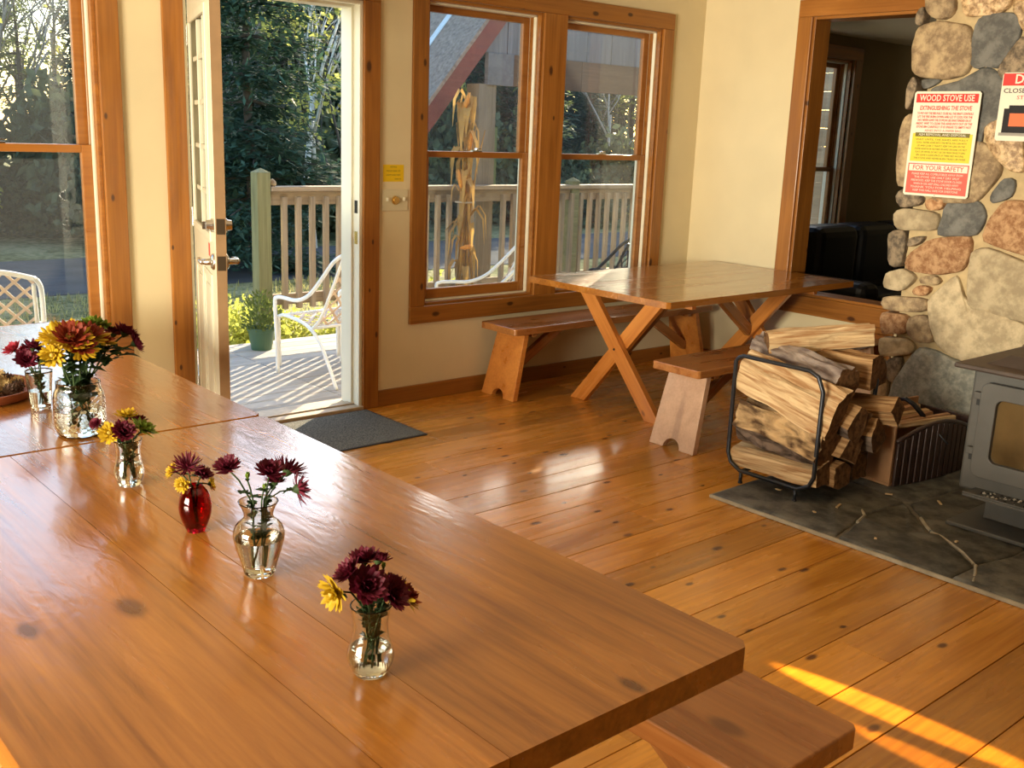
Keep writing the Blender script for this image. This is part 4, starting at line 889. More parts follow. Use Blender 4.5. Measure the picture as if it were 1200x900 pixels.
for ring, cnt, z in ((.118, 13, .034), (.078, 9, .036), (.035, 4, .036), (.06, 5, .062)):
    for k in range(cnt):
        a = 2*PI*(k + rnd.random()*.3) / cnt; pale = rnd.random() < .25
        tag(link('pinecone', cme2 if pale else cme, None, (.80 + ring*math.cos(a), 3.36 + ring*math.sin(a), TZ + z), (rnd.uniform(.9, 1.6), rnd.uniform(0, .5), rnd.uniform(0, 6))), ('pale dried cone' if pale else 'dark brown pinecone') + ' among the heap on the reddish wooden tray', 'pinecone', ('pale cones' if pale else 'dark pinecones') + ' on the wooden tray')

# ================= LOG RACK AND FIREWOOD =================
rk = thing('log_rack', 'black tubular steel log rack standing on the slate hearth', 'log rack', (4.12, 2.64, 0))
def hoop(x, lean):
    y0, y1, z0, z1, c = -.235, .235, .085, .63, .075
    P_ = [(y1, z0 + c), (y1, z1 - c*.4), (y1 - .015, z1 - .012), (y1 - .04, z1), (y0 + c, z1), (y0 + .03, z1 - .02), (y0, z1 - c*1.1), (y0, z0 + c), (y0 + .02, z0 + .03), (y0 + c, z0), (y1 - c, z0), (y1 - .02, z0 + .03)]
    m = MB(); m.tube([(x + lean * (p[1] - z0), p[0], p[1]) for p in P_], .010, 10, closed=True); return m
obj('end_hoop', hoop(-.205, 0), M_rack, rk, smooth=True); obj('end_hoop', hoop(.205, .06), M_rack, rk, smooth=True)
for y in (-.15, .15): m = MB(); m.tube([(-.205, y, .085), (.205, y, .085)], .009, 8); obj('bottom_rail', m, M_rack, rk, smooth=True)
for x in (-.205, .205):
    for y in (-.15, .15):
        m = MB(); m.tube([(x, y, .026 if True else 0), (x, y, .085)], .008, 8); m.lathe([(.011, .0255), (.011, .034)], 10, (x, y, 0), capt=True); obj('foot', m, M_rack, rk, smooth=True)
def grain_mat(name, c1, c2, sc=(4, 60, 60), bump=.5, rough=.85):
    m, nt, b = newmat(name); N = nt.nodes; L = nt.links
    tc = N.new('ShaderNodeTexCoord'); mp = N.new('ShaderNodeMapping'); mp.inputs['Scale'].default_value = sc; L.new(tc.outputs['Object'], mp.inputs['Vector'])
    n = N.new('ShaderNodeTexNoise'); n.inputs['Scale'].default_value = 1.0; n.inputs['Detail'].default_value = 5; n.inputs['Distortion'].default_value = .5; L.new(mp.outputs[0], n.inputs['Vector'])
    cr = N.new('ShaderNodeValToRGB'); e = cr.color_ramp.elements; e[0].position = .35; e[0].color = (*c1, 1); e[1].position = .62; e[1].color = (*c2, 1)
    L.new(n.outputs[0], cr.inputs[0]); L.new(cr.outputs[0], b.inputs['Base Color']); b.inputs['Roughness'].default_value = rough; b.inputs['Specular IOR Level'].default_value = .2
    bp = N.new('ShaderNodeBump'); bp.inputs['Strength'].default_value = bump; bp.inputs['Distance'].default_value = .008; L.new(n.outputs[0], bp.inputs['Height']); L.new(bp.outputs[0], b.inputs['Normal'])
    return m
M_split = grain_mat('split_face', (.38, .20, .085), (.74, .55, .31)); M_bark = grain_mat('bark', (.055, .038, .028), (.22, .16, .12), (14, 30, 30), 1.0); M_end = grain_mat('cut_end', (.075, .036, .014), (.20, .10, .04), (40, 40, 40), .4)
M_rot = grain_mat('rough_split', (.09, .05, .025), (.62, .42, .21), (9, 22, 22), 1.0); M_graybark = grain_mat('grey_bark', (.15, .11, .095), (.34, .27, .22), (10, 26, 26), 1.0)
M_split2 = grain_mat('split_face_brown', (.20, .095, .035), (.46, .28, .13))
def log(label, pos, length, sec, barkedge, rot=(0, 0, 0), seed=0, faces=None, bark=None, rough=.006, taper=0.0, bend=0.0, wedge=0.0):
    # sec: cross-section outline (local y,z); barkedge: indices of edges that carry bark; local X is the length
    n0 = len(sec); sub = 5; pts = []; em = []
    for i in range(n0):
        a = sec[i]; b = sec[(i+1) % n0]
        for t in range(sub):
            f = t / sub; p = [a[0] + (b[0]-a[0])*f, a[1] + (b[1]-a[1])*f]
            if i in barkedge:
                g = math.sin(PI*f) * math.hypot(b[0]-a[0], b[1]-a[1]) * .12; nx, ny_ = (b[1]-a[1]), -(b[0]-a[0]); l = math.hypot(nx, ny_); p[0] += nx/l*g; p[1] += ny_/l*g
            pts.append(p); em.append(1 if i in barkedge else 0)
    n = len(pts); K = 16; vs = []; fs = []; ms = []
    for k in range(K + 1):
        x = length * (k / K - .5); sc = 1 + taper * (k / K - .5)
        for i, p in enumerate(pts):
            nn = noise.noise(Vector((x * 7 + seed, p[0] * 28, p[1] * 28 + seed))); n2 = noise.noise(Vector((x * 3 + seed * 2, p[0] * 60, p[1] * 60)))
            r_ = 1 + (rough * nn + rough * .7 * n2) / max(math.hypot(*p), .02)
            xe = x + (noise.noise(Vector((p[0] * 60 + seed, p[1] * 60, k))) * .006 if k in (0, K) else 0) + wedge * p[1] * (k / K - .5)
            vs.append((xe, p[0] * r_ * sc + bend * math.sin(PI * k / K), p[1] * r_ * sc + .004 * noise.noise(Vector((x * 5, seed, 3)))))
    mb = MB()
    for k in range(K):
        for i in range(n): i2 = (i+1) % n; fs.append((k*n + i, k*n + i2, (k+1)*n + i2, (k+1)*n + i)); ms.append(em[i])
    fs.append(tuple(range(n))[::-1]); ms.append(2); fs.append(tuple(range(K*n, (K+1)*n))); ms.append(2)
    mb.v = vs; mb.f = fs; mb.m = ms
    o = obj('firewood_log', mb, [faces or M_split, bark or M_bark, M_end], None, pos, rot, smooth=False)
    tag(o, label, 'firewood', 'split logs in and on the rack'); return o
HZ = PI/2
lx = 4.12; ly = 2.63
tri = lambda a, b, h: [(-a, -h), (b, -h), (0.1*a, h)]
log('pale split log at the bottom left of the rack', (3.975, ly, .150), .47, [(-.055, -.050), (.05, -.045), (.055, .03), (-.045, .060)], [], (0, .04, HZ), 1)
log('brown-ended log at the bottom middle of the rack', (4.095, ly - .03, .152), .47, [(-.060, -.05), (.055, -.05), (.060, .04), (-.01, .065), (-.055, .02)], [0], (0, 0, HZ - .05), 2, rough=.009, faces=M_split2)
log('square-ended log at the bottom right of the rack', (4.235, ly - .03, .160), .45, [(-.065, -.060), (.065, -.055), (.05, .06), (-.05, .055)], [1], (0, 0, HZ + .06), 3, rough=.009, faces=M_split2)
log('rough knotty log with torn bark behind the near hoop', (3.99, ly - .005, .305), .46, [(-.07, -.07), (.0, -.10), (.075, -.04), (.065, .07), (-.02, .095), (-.075, .04)], [0, 1], (.15, -.13, HZ), 4, faces=M_rot, rough=.030)
log('dark-ended log in the middle of the pile', (4.135, ly - .05, .285), .46, [(-.065, -.060), (.07, -.055), (.04, .07), (-.055, .05)], [2], (.35, -.06, HZ - .08), 5, rough=.010, faces=M_split2)
log('wedge log leaning at the right of the pile', (4.275, ly - .07, .305), .46, [(-.07, -.065), (.065, -.06), (.065, .04), (-.02, .08)], [1], (-.5, .03, HZ + .1), 6, rough=.010, faces=M_split2)
log('broad pale split log leaning against the near hoop', (3.985, ly - .02, .500), .52, [(-.030, -.10), (.045, -.105), (.065, .02), (.02, .105), (-.035, .10)], [], (.12, -.24, HZ + .03), 7, rough=.016, taper=-.18)
log('brown square-ended log high in the middle of the pile', (4.135, ly - .07, .42), .46, [(-.065, -.07), (.07, -.06), (.055, .065), (-.055, .07)], [0], (.55, -.12, HZ - .06), 8, rough=.010, faces=M_split2)
log('slim log tipping out at the right side of the rack', (4.325, ly - .13, .40), .45, [(-.055, -.05), (.055, -.045), (.05, .055), (-.05, .05)], [], (-.75, .14, HZ + .1), 9, rough=.009, faces=M_split2)
log('grey-barked round log lying on top of the pile', (4.13, ly + .03, .595), .52, [(-.06, -.05), (.05, -.06), (.08, .0), (.055, .06), (-.04, .065), (-.08, .01)], [0, 1, 2, 3, 4, 5], (.1, -.12, HZ - .12), 10, bark=M_graybark, rough=.020)
log('dark quarter log with pinkish bark near the top right', (4.33, ly - .02, .585), .42, [(-.09, -.075), (.085, -.07), (.075, .08), (-.03, .075)], [3], (-.1, 0, HZ + .12), 11, bark=M_graybark, rough=.012, faces=M_split2)
log('long pale split log lying crosswise on the very top', (4.275, ly + .05, .705), .50, [(-.055, -.040), (.055, -.045), (.050, .035), (-.02, .055)], [0], (.25, -.10, -.66), 12, rough=.014)
# kindling crate / tool basket
bk = thing('kindling_crate', 'low wooden crate with dark curved slatted side beside the chimney', 'crate', (4.79, 2.45, .026), R(-6))
M_crate = P('crate_wood', (.42, .22, .10), .6, noise_amt=.2, nscale=12); M_dslat = P('dark_slat', (.045, .022, .016), .45, noise_amt=.2)
m = MB(); m.box(-.31, .30, -.14, .16, 0, .014); obj('bottom', m, M_crate, bk, bev=.002)
m = MB(); m.box(-.31, -.295, -.14, .16, .014, .29); obj('end_board', m, M_crate, bk, bev=.003)
m = MB(); m.box(.285, .30, -.14, .16, .014, .27); obj('end_board', m, M_dslat, bk, bev=.003)
m = MB(); m.box(-.295, .285, .145, .16, .014, .31); obj('back_board', m, M_crate, bk, bev=.003)
for k in range(13):
    x = -.29 + k*.0455; h = .215 + .065 * math.sin(PI * k / 12)
    m = MB(); m.box(x, x + .036, -.155 - .02*math.sin(PI*k/12), -.140 - .02*math.sin(PI*k/12), .0, h); obj('side_slat', m, M_dslat, bk, bev=.004)
m = MB(); m.tube([(-.30 + .0495*k, -.148 - .02*math.sin(PI*k/12), .222 + .065*math.sin(PI*k/12)) for k in range(13)], .010, 8); obj('top_hoop', m, M_dslat, bk, smooth=True)
rnd = random.Random(8)
for k in range(9):
    y = -.10 + k*.027; L_ = rnd.uniform(.40, .54); z = .245 + rnd.uniform(0, .05)
    w = rnd.uniform(.010, .016)
    m = MB(); m.prism([(-w, -w), (w, -w*.8), (w*.8, w), (-w*.7, w*.8)], 'x', -L_/2, L_/2)
    c_ = math.cos(R(-6)); s_ = math.sin(R(-6)); 
    tag(obj('kindling_stick', m, M_crate if k % 2 else M_split, None, (4.79 + c_*.0 - s_*y, 2.45 + c_*y, .026 + z - .02), (0, rnd.uniform(-.06, .06), R(-6) + rnd.uniform(-.04, .04))), 'thin split kindling stick lying in the low crate', 'kindling', 'kindling sticks in the crate')
m = MB(); m.tube([(0, 0, 0), (.02, .07, .045), (.03, .12, .06), (.035, .15, .052)], [.012, .013, .012, .009], 10); m.tube([(0, 0, 0), (-.05, -.16, -.09)], .005, 8)
hb = thing('stove_brush', 'black-handled stove tool resting on the crate of kindling', 'stove tool', (4.80, 2.38, .31)); obj('handle', m, M_dkmetal, hb, smooth=True)
m = MB(); m.tube([(.0, .0, .0), (.02, .0, .02), (.03, .0, 0), (.02, 0, -.02), (0, 0, 0)], .0035, 6); m.lathe([(.009, -.008), (.012, 0), (.009, .008)], 10, (.035, 0, 0), capt=True)
kh = thing('metal_hook', 'small bright metal ring hook on the crate end behind the logs', 'hook', (4.52, 2.50, .345)); obj('ring', m, M_steel, kh, smooth=True)

# ================= WOOD STOVE =================
sv_ = thing('wood_stove', 'grey steel wood stove on the hearth with closed glass door', 'stove', (4.62, 1.55, 0))
m = MB(); m.box(-.30, .22, -.40, .40, .17, .70); obj('firebox', m, M_stove, sv_, bev=.012, seg=3)
m = MB(); m.prism([(-.37, -.46), (.27, -.46), (.27, .46), (-.37, .46)], 'z', .700, .722); obj('top_plate', m, M_stovetop, sv_, bev=.008)
m = MB(); a = [(-.27, -.37), (.25, -.37), (.25, .37), (-.27, .37)]; b_ = [(-.21, -.30), (.22, -.30), (.22, .30), (-.21, .30)]
m.add([(p[0], p[1], .722) for p in a] + [(p[0], p[1], .762) for p in b_], [(0,1,5,4), (1,2,6,5), (2,3,7,6), (3,0,4,7), (4,5,6,7)]); obj('raised_top', m, M_stovetop, sv_, bev=.004)
# door: rounded frame with glass, on the -X face
def rrect(y0, y1, z0, z1, r, n=6):
    out = []
    for cy, cz, a0 in ((y1-r, z0+r, -PI/2), (y1-r, z1-r, 0), (y0+r, z1-r, PI/2), (y0+r, z0+r, PI)):
        for k in range(n + 1): a = a0 + PI/2*k/n; out.append((cy + r*math.cos(a), cz + r*math.sin(a)))
    return out
def frame(o_, i_, x0, x1, xin):
    m = MB(); n = len(o_); vs = [(x0, *p) for p in o_] + [(x1, *p) for p in o_] + [(x1, *p) for p in i_] + [(xin, *p) for p in i_]; fs = []
    for r_ in range(3):
        for k in range(n): k2 = (k+1) % n; fs.append((r_*n + k, r_*n + k2, (r_+1)*n + k2, (r_+1)*n + k))
    m.add(vs, fs); return m
od = rrect(-.345, .345, .245, .655, .035); idr = rrect(-.265, .275, .318, .590, .030)
sd_ = obj('door', frame(od, idr, -.305, -.335, -.310), M_stove, sv_, bev=.004)
m = MB(); n = len(idr); m.add([(-.312, *p) for p in idr] + [(-.306, *p) for p in idr], [tuple(range(n)), tuple(range(n, 2*n))] + [(k, (k+1) % n, n + (k+1) % n, n + k) for k in range(n)]); obj('door_glass', m, M_stoveglass, sd_)
m = MB(); m.tube([(-.336, -.31, .36), (-.36, -.31, .36), (-.365, -.31, .44)], .008, 8); obj('door_handle', m, M_dkmetal, sd_, smooth=True)
for z in (.575, .335):
    m = MB(); m.box(-.325, -.295, .335, .378, z, z + .030); obj('hinge', m, M_stove, sv_, bev=.003); m = MB(); m.box(-.303, -.299, .350, .372, z - .030, z - .002); obj('hinge_slot', m, M_rubber, sv_)
m = MB(); m.box(-.42, -.29, -.37, .325, .178, .190); m.box(-.42, -.412, -.37, .325, .190, .198); ash = obj('ash_shelf', m, M_stove, sv_, bev=.003)
rnd = random.Random(2); m = MB()
for k in range(130):
    x = rnd.uniform(-.395, -.315); y = rnd.uniform(-.34, .27); s = rnd.uniform(.003, .010)
    m.add([(x-s, y, .190), (x, y-s, .190), (x+s, y+s*.4, .190), (x - s*.3, y+s, .190), (x, y, .190 + s*.9)], [(0,1,4), (1,2,4), (2,3,4), (3,0,4)], 0 if rnd.random() < .6 else 1)
tag(obj('ash', m, [P('charcoal', (.02, .018, .016), .9), P('ash_grey', (.38, .35, .30), .9)], sv_), 'scattered charcoal and grey ash', kind='stuff')
m = MB(); m.box(-.24, .18, -.33, .30, .045, .17); obj('pedestal', m, M_stove, sv_, bev=.005)
m = MB(); m.box(-.40, .24, -.42, .385, .0255, .045); obj('base_plate', m, M_stove, sv_, bev=.005)
m = MB(); m.lathe([(.078, .762), (.078, CZ - .001)], 28, (.10, 0, 0), capt=True); obj('flue_pipe', m, M_dkmetal, sv_, smooth=True)

# ================= SIGNS =================
def sign(name, label, y0, y1, z0, z1):
    # board hung on the chimney face, facing -X; local x runs towards -Y (text reading direction)
    t = thing(name, label, 'sign', (XC - .046, (y0 + y1)/2, (z0 + z1)/2)); w = (y1 - y0)/2; h = (z1 - z0)/2
    m = MB(); m.prism([(w - .01, -h), (w, -h + .01), (w, h - .01), (w - .01, h), (-w + .01, h), (-w, h - .01), (-w, -h + .01), (-w + .01, -h)], 'x', 0, .003); obj('sign_board', m, M_sign, t)
    return t, w, h
RS = (PI/2, 0, -PI/2)
def panel(t, mat, y0, y1, z0, z1, x=-.0012, nm='printed_panel'):
    m = MB(); m.box(x, .0004, y0, y1, z0, z1); return obj(nm, m, mat, t, bev=0)
def line(t, s, size, mat, z, y=0.0, x=-.0018, width=None, bold=0.0):
    o = text(s, size, mat, t, (x, y, z), RS, .0003, bold=bold)
    if width:
        xs = [v.co.x for v in o.data.vertices]; k = width / (max(xs) - min(xs)); 
        for v in o.data.vertices: v.co.x *= k
    return o
s1, w, h = sign('wood_stove_sign', 'red and yellow safety sign headed wood stove use on the chimney', 2.487, 2.833, 1.353, 1.870)
panel(s1, M_red, -w + .012, w - .012, h - .055, h - .012); line(s1, 'WOOD STOVE USE', .043, M_sign, h - .034, width=.285, bold=.0006)
line(s1, 'EXTINGUISHING THE STOVE', .030, M_pink, h - .082, width=.27, bold=.0006)
for i, s in enumerate(('TO PUT OUT THE FIRE FULLY, CLOSE ALL THE DRAFT CONTROLS', 'LET THE FIRE BURN DOWN AND LET IT COOL FOR THE', 'DAY. NEVER LEAVE THE STOVE IN USE UNATTENDED OR AT', 'NIGHT. WAIT TO CLEAR THE ASHES INTO OUT OF THE', 'STOVE BIN CAREFULLY. IT IS UNSAFE TO EMPTY HOT')):
    line(s1, s, .016, M_pink, h - .108 - i*.0165, width=.292 - .006*(i % 3), bold=.0003)
line(s1, 'ASHES INTO A PAPER BAG', .016, M_pink, h - .192, width=.19)
panel(s1, M_yel, -w + .016, w - .016, h - .345, h - .206); panel(s1, M_olive, -w + .03, w - .03, h - .222, h - .202, x=-.0016)
line(s1, 'ASH REMOVAL AND DISPOSAL', .017, M_sign, h - .212, x=-.0021, width=.25)
for i, s in enumerate(('WAIT UNTIL THE ASHES ARE FULLY', 'COOL. SHOVEL ASHES INTO THE METAL ASH CAN WITH', 'LID AND CLOSE IT TIGHTLY. KEEP THE CAN ON THE', 'STONE HEARTH OR OUTSIDE ON BARE GROUND. DO NOT', 'PLACE ON WOOD. DO NOT USE THE TRASH OR RECYCLING', 'BIN. LEAVE A CLEAR SPACE OF THREE FEET AROUND', 'THE STOVE AND NEVER BURN TRASH OR PAPER')):
    line(s1, s, .013, M_olive, h - .236 - i*.0155, width=.275 - .012*(i % 3))
panel(s1, M_pink, -w + .012, w - .012, -h + .012, -h + .162); panel(s1, M_sign, -w + .018, w - .018, -h + .124, -h + .157, x=-.0016)
line(s1, 'FOR YOUR SAFETY', .033, M_pink, -h + .140, x=-.0021, width=.27, bold=.0005)
for i, s in enumerate(('PLEASE KEEP ALL COMBUSTIBLES AWAY FROM', 'THE STOVE. USE ONLY DRY SPLIT', 'FIREWOOD. KEEP THE STOVE DOOR CLOSED', 'WHEN IN USE. KEEP SMALL CHILDREN AWAY', 'THANK YOU FOR HELPING', 'KEEP THIS HALL SAFE FOR EVERYONE')):
    line(s1, s, .015, M_sign, -h + .110 - i*.0165, x=-.0021, width=.27 - .03*(i % 2))
m = MB(); m.lathe([(.003, 0), (.002, .002)], 8, capt=True); obj('nail', m, M_steel, s1, (-.001, 0, -h + .006), (0, -PI/2, 0))
s2, w, h = sign('danger_sign', 'white danger sign with a stove picture at the right edge', 2.035, 2.395, 1.640, 1.955)
panel(s2, M_red, -w + .004, w - .004, h - .060, h - .004); line(s2, 'DANGER', .060, M_sign, h - .032, width=.24, bold=.001)
line(s2, 'CLOSE STOVE DOOR', .030, P('sign_black', (.10, .07, .06), .5), h - .084, width=.335, bold=.0004)
line(s2, 'STOVE IS HOT', .024, M_red, h - .115, width=.20)
panel(s2, M_dkmetal, -.09, w - .028, -h + .035, -h + .150, nm='stove_picture'); panel(s2, M_dkmetal, -.05, w - .05, -h + .150, -h + .165, nm='stove_picture')
panel(s2, P('fire_print', (.75, .16, .05), .5), -.05, w - .058, -h + .068, -h + .128, x=-.0018, nm='fire_picture'); panel(s2, P('grey_print', (.30, .28, .24), .5), -.10, w - .016, -h + .024, -h + .038, x=-.0018, nm='base_picture')

# ================= OUTSIDE =================
DZ = -.12
dk = tag(thing('deck', 'weathered grey plank deck outside the open door', 'deck'), kind='structure')
rnd = random.Random(12)
for k in range(17):
    y0 = 5.115 + k * .139
    for x0, x1 in ((-1.6, 3.515), (3.521, 9.6)): vb('deck_board', x0, x1, y0, y0 + .134, DZ - .03, DZ - rnd.uniform(0, .0015), M_deck, dk, .003)
m = MB(); m.box(-1.6, 9.6, 7.45, 7.49, DZ - .22, DZ - .005); obj('rim_board', m, M_rail, dk)
m = MB(); m.box(-1.6, 9.6, 5.12, 7.44, DZ - .16, DZ - .035); obj('joists', m, M_beam, dk)
# railing
RY = 7.40
rl = thing('deck_railing', 'weathered wood deck railing with capped post seen through door and windows', 'railing', (3.876, RY, DZ))
m = MB(); m.box(-.056, .056, -.056, .056, 0, 1.335); m.add([(-.056, -.056, 1.335), (.056, -.056, 1.335), (.056, .056, 1.335), (-.056, .056, 1.335), (0, 0, 1.368)], [(0,1,4), (1,2,4), (2,3,4), (3,0,4)]); obj('post', m, wood('post_greenish_v', (0.13, 0.13, 0.055), (0.26, 0.25, 0.13), rough=.8, knots=.1, spec=.2, axis=2), rl, bev=.004)  # same greenish tone with upright grain
for x in (3.33,): m = MB(); m.box(x - .05, x + .05, -.05, .05, 0, 1.262); m.add([(x-.055, -.055, 1.262), (x+.055, -.055, 1.262), (x+.055, .055, 1.262), (x-.055, .055, 1.262), (x, 0, 1.30)], [(0,1,4), (1,2,4), (2,3,4), (3,0,4)]); obj('post', m, M_post, rl, bev=.003)
L0, L1 = .058, 5.70
vb('top_rail', L0, L1, -.07, .07, 1.193, 1.228, M_rail, rl, .004); vb('top_board', L0, L1, -.019, .019, 1.085, 1.192, M_rail, rl, .003); vb('bottom_rail', L0, L1, -.019, .019, .30, .385, M_rail, rl, .003)
x = .175
while x < 5.6:
    if abs(x - 2.27) > .12: vb('baluster', x - .020, x + .020, -.060, -.020, .27, 1.15, M_rail, rl, .002)
    x += .1245
st = thing('stone_on_rail', 'small pale stone sitting on the railing beside the capped post', 'stone', (3.975, RY, DZ + 1.228)); m = MB(); m.lathe([(.02, 0), (.032, .012), (.030, .035), (.012, .055), (.001, .058)], 9); obj('rock', m, M_st['tan'], st, smooth=True)
# added unseen screen past the deck end, keeping stray sun out
ss = thing('sun_block_screen', 'tall added slatted screen blocking stray sun, out of view past the deck', 'screen', (10.45, 7.0, DZ))
for y in (-.75, .0, .85): m = MB(); m.box(.03, .12, y - .045, y + .045, 0, 3.72); obj('post', m, M_rail, ss)
z = .10
while z < 3.6: vb('screen_slat', -.012, .012, -.80, .90, z, z + .195, M_rail, ss, .002); z += .197
# gabled shed structure beyond the railing
pv = thing('pavilion', 'grey gabled porch structure with brown beam and dark red rake board beyond the railing', 'porch', (6.16, 7.56, DZ))
def PX(x): return x - 6.16
def PZ(z): return z - DZ
m = MB(); m.box(-.10, .10, -.09, .09, 0, PZ(1.99)); obj('post', m, wood('post_grey', (.20, .165, .12), (.33, .28, .22), rough=.8, knots=.1, spec=.2, axis=2), pv, bev=.004)
m = MB(); m.box(.12, .20, .0, .03, PZ(.95), PZ(1.62)); tag(obj('green_slat', m, P('green_paint', (.09, .14, .055), .7), pv), 'narrow green board')
for x0, x1, mt_ in ((-.02, .28, M_siding), (.28, 1.15, M_beam), (1.154, 3.4, M_beam)): vb('beam_board', x0, x1, -.11 if mt_ is not M_beam else -.10, -.06, PZ(1.985), PZ(2.26), mt_, pv, .003)
SL = 1.17; rx, rz_ = PX(5.44), PZ(1.73)
def roofz(x): return rz_ + SL * (x - rx)
ridge = PX(7.55)
x = -.12
k = 0
while x < 3.2:
    w = .335; a, b = x + .004, x + w - .004; za = min(roofz(a), roofz(2*ridge - a)) - .16; zb = min(roofz(b), roofz(2*ridge - b)) - .16; zl = PZ(2.262)
    if max(za, zb) > zl + .01:
        pr = [(a, zl), (b, zl), (b, max(zb, zl + .004)), (a, max(za, zl + .004))]
        m = MB(); m.prism([(p[0], p[1]) for p in pr], 'y', -.085 - (k % 2) * .004, -.062); obj('siding_board', m, M_siding, pv)
    x += w; k += 1
nrm = Vector((-SL, 0, 1)).normalized()
def slopeboard(nm, d0, d1, y0, y1, mat, x0=rx - .16, x1=ridge, bev=.003):
    # board lying along the left roof slope, between depths d0..d1 measured square to the slope
    m = MB(); pr = [(x0 - nrm.x*0 + nrm.x*d0, roofz(x0) + nrm.z*d0), (x1 + nrm.x*d0, roofz(x1) + nrm.z*d0), (x1 + nrm.x*d1, roofz(x1) + nrm.z*d1), (x0 + nrm.x*d1, roofz(x0) + nrm.z*d1)]
    m.prism(pr, 'y', y0, y1); return obj(nm, m, mat, pv, bev=bev)
slopeboard('rake_board', -.15, .0, -.13, -.095, M_rake)
m = MB(); slopeboard('roof_slope', .002, .035, -.14, .90, M_shingle)
slopeboard('roof_flashing', .036, .046, .42, .50, P('flashing', (.55, .60, .62), .4))
m = MB(); a = 2*ridge
m.prism([(ridge, roofz(ridge) + .0), (a - (rx + 1.0), roofz(rx + 1.0)), (a - (rx + 1.0), roofz(rx + 1.0) + .04), (ridge, roofz(ridge) + .04)], 'y', -.14, .90); obj('roof_slope', m, M_shingle, pv)
# corn stalk bundle tied to the post
M_husk = leafy('corn_husk', (.50, .30, .09), .4, .5); M_ear = P('corn_ear', (.60, .24, .03), .5, noise_amt=.3, nscale=60)
cs = thing('corn_stalks', 'bundle of dried corn stalks tied to the porch post', 'corn stalks', (5.70, 7.18, DZ))
rnd = random.Random(31)
for k in range(6):
    m = MB(); x, y = rnd.uniform(-.05, .05), rnd.uniform(-.04, .04); h = rnd.uniform(1.7, 2.15)
    m.tube([(x*2.2, y*2.2, 0), (x*.6, y*.6, h*.5), (x*1.5, y*1.5, h*.8), (x*3, y*2, h)], [.011, .010, .008, .004], 6); obj('stalk', m, M_husk, cs, smooth=True)
for k in range(75):
    m = MB(); z = rnd.uniform(.25, 2.0); a = rnd.uniform(0, 2*PI); L_ = rnd.uniform(.18, .42); o = Vector((rnd.uniform(-.05, .05), rnd.uniform(-.05, .05), z)); d = Vector((math.cos(a), math.sin(a), 0)) * rnd.uniform(.12, .55); s = Vector((-math.sin(a), math.cos(a), 0)); w = rnd.uniform(.016, .036)
    pts = [o, o + d*L_*.5 + Vector((0, 0, L_*.25)), o + d*L_*.9 + Vector((0, 0, .0)), o + d*L_ - Vector((0, 0, L_*.6))]
    vs = []
    for i, p in enumerate(pts): ww = w * (.7, 1, .8, .1)[i]; vs += [p + s*ww + Vector((0, 0, ww*.4)), p, p - s*ww + Vector((0, 0, ww*.4))]
    m.add(vs, [f for i in range(3) for f in ((3*i, 3*i+3, 3*i+4, 3*i+1), (3*i+1, 3*i+4, 3*i+5, 3*i+2))]); obj('husk_leaf', m, M_husk, cs)
for x, y, z, r in ((-.06, -.06, 1.93, .3), (-.02, -.08, 1.62, .1), (-.10, -.05, 1.30, -.2), (-.03, -.08, .72, 3.0)):
    m = MB(); m.lathe([(.004, -.08), (.018, -.06), (.022, 0), (.016, .055), (.004, .085)], 12); obj('corn_ear', m, M_ear, cs, (x, y, z), (r, r*.5, 0), smooth=True)
m = MB(); m.tube([(.085*math.cos(a), .075*math.sin(a), 1.10) for a in [2*PI*k/16 for k in range(16)]], .007, 6, closed=True); obj('tie_string', m, P('twine', (.5, .42, .3), .8), cs)

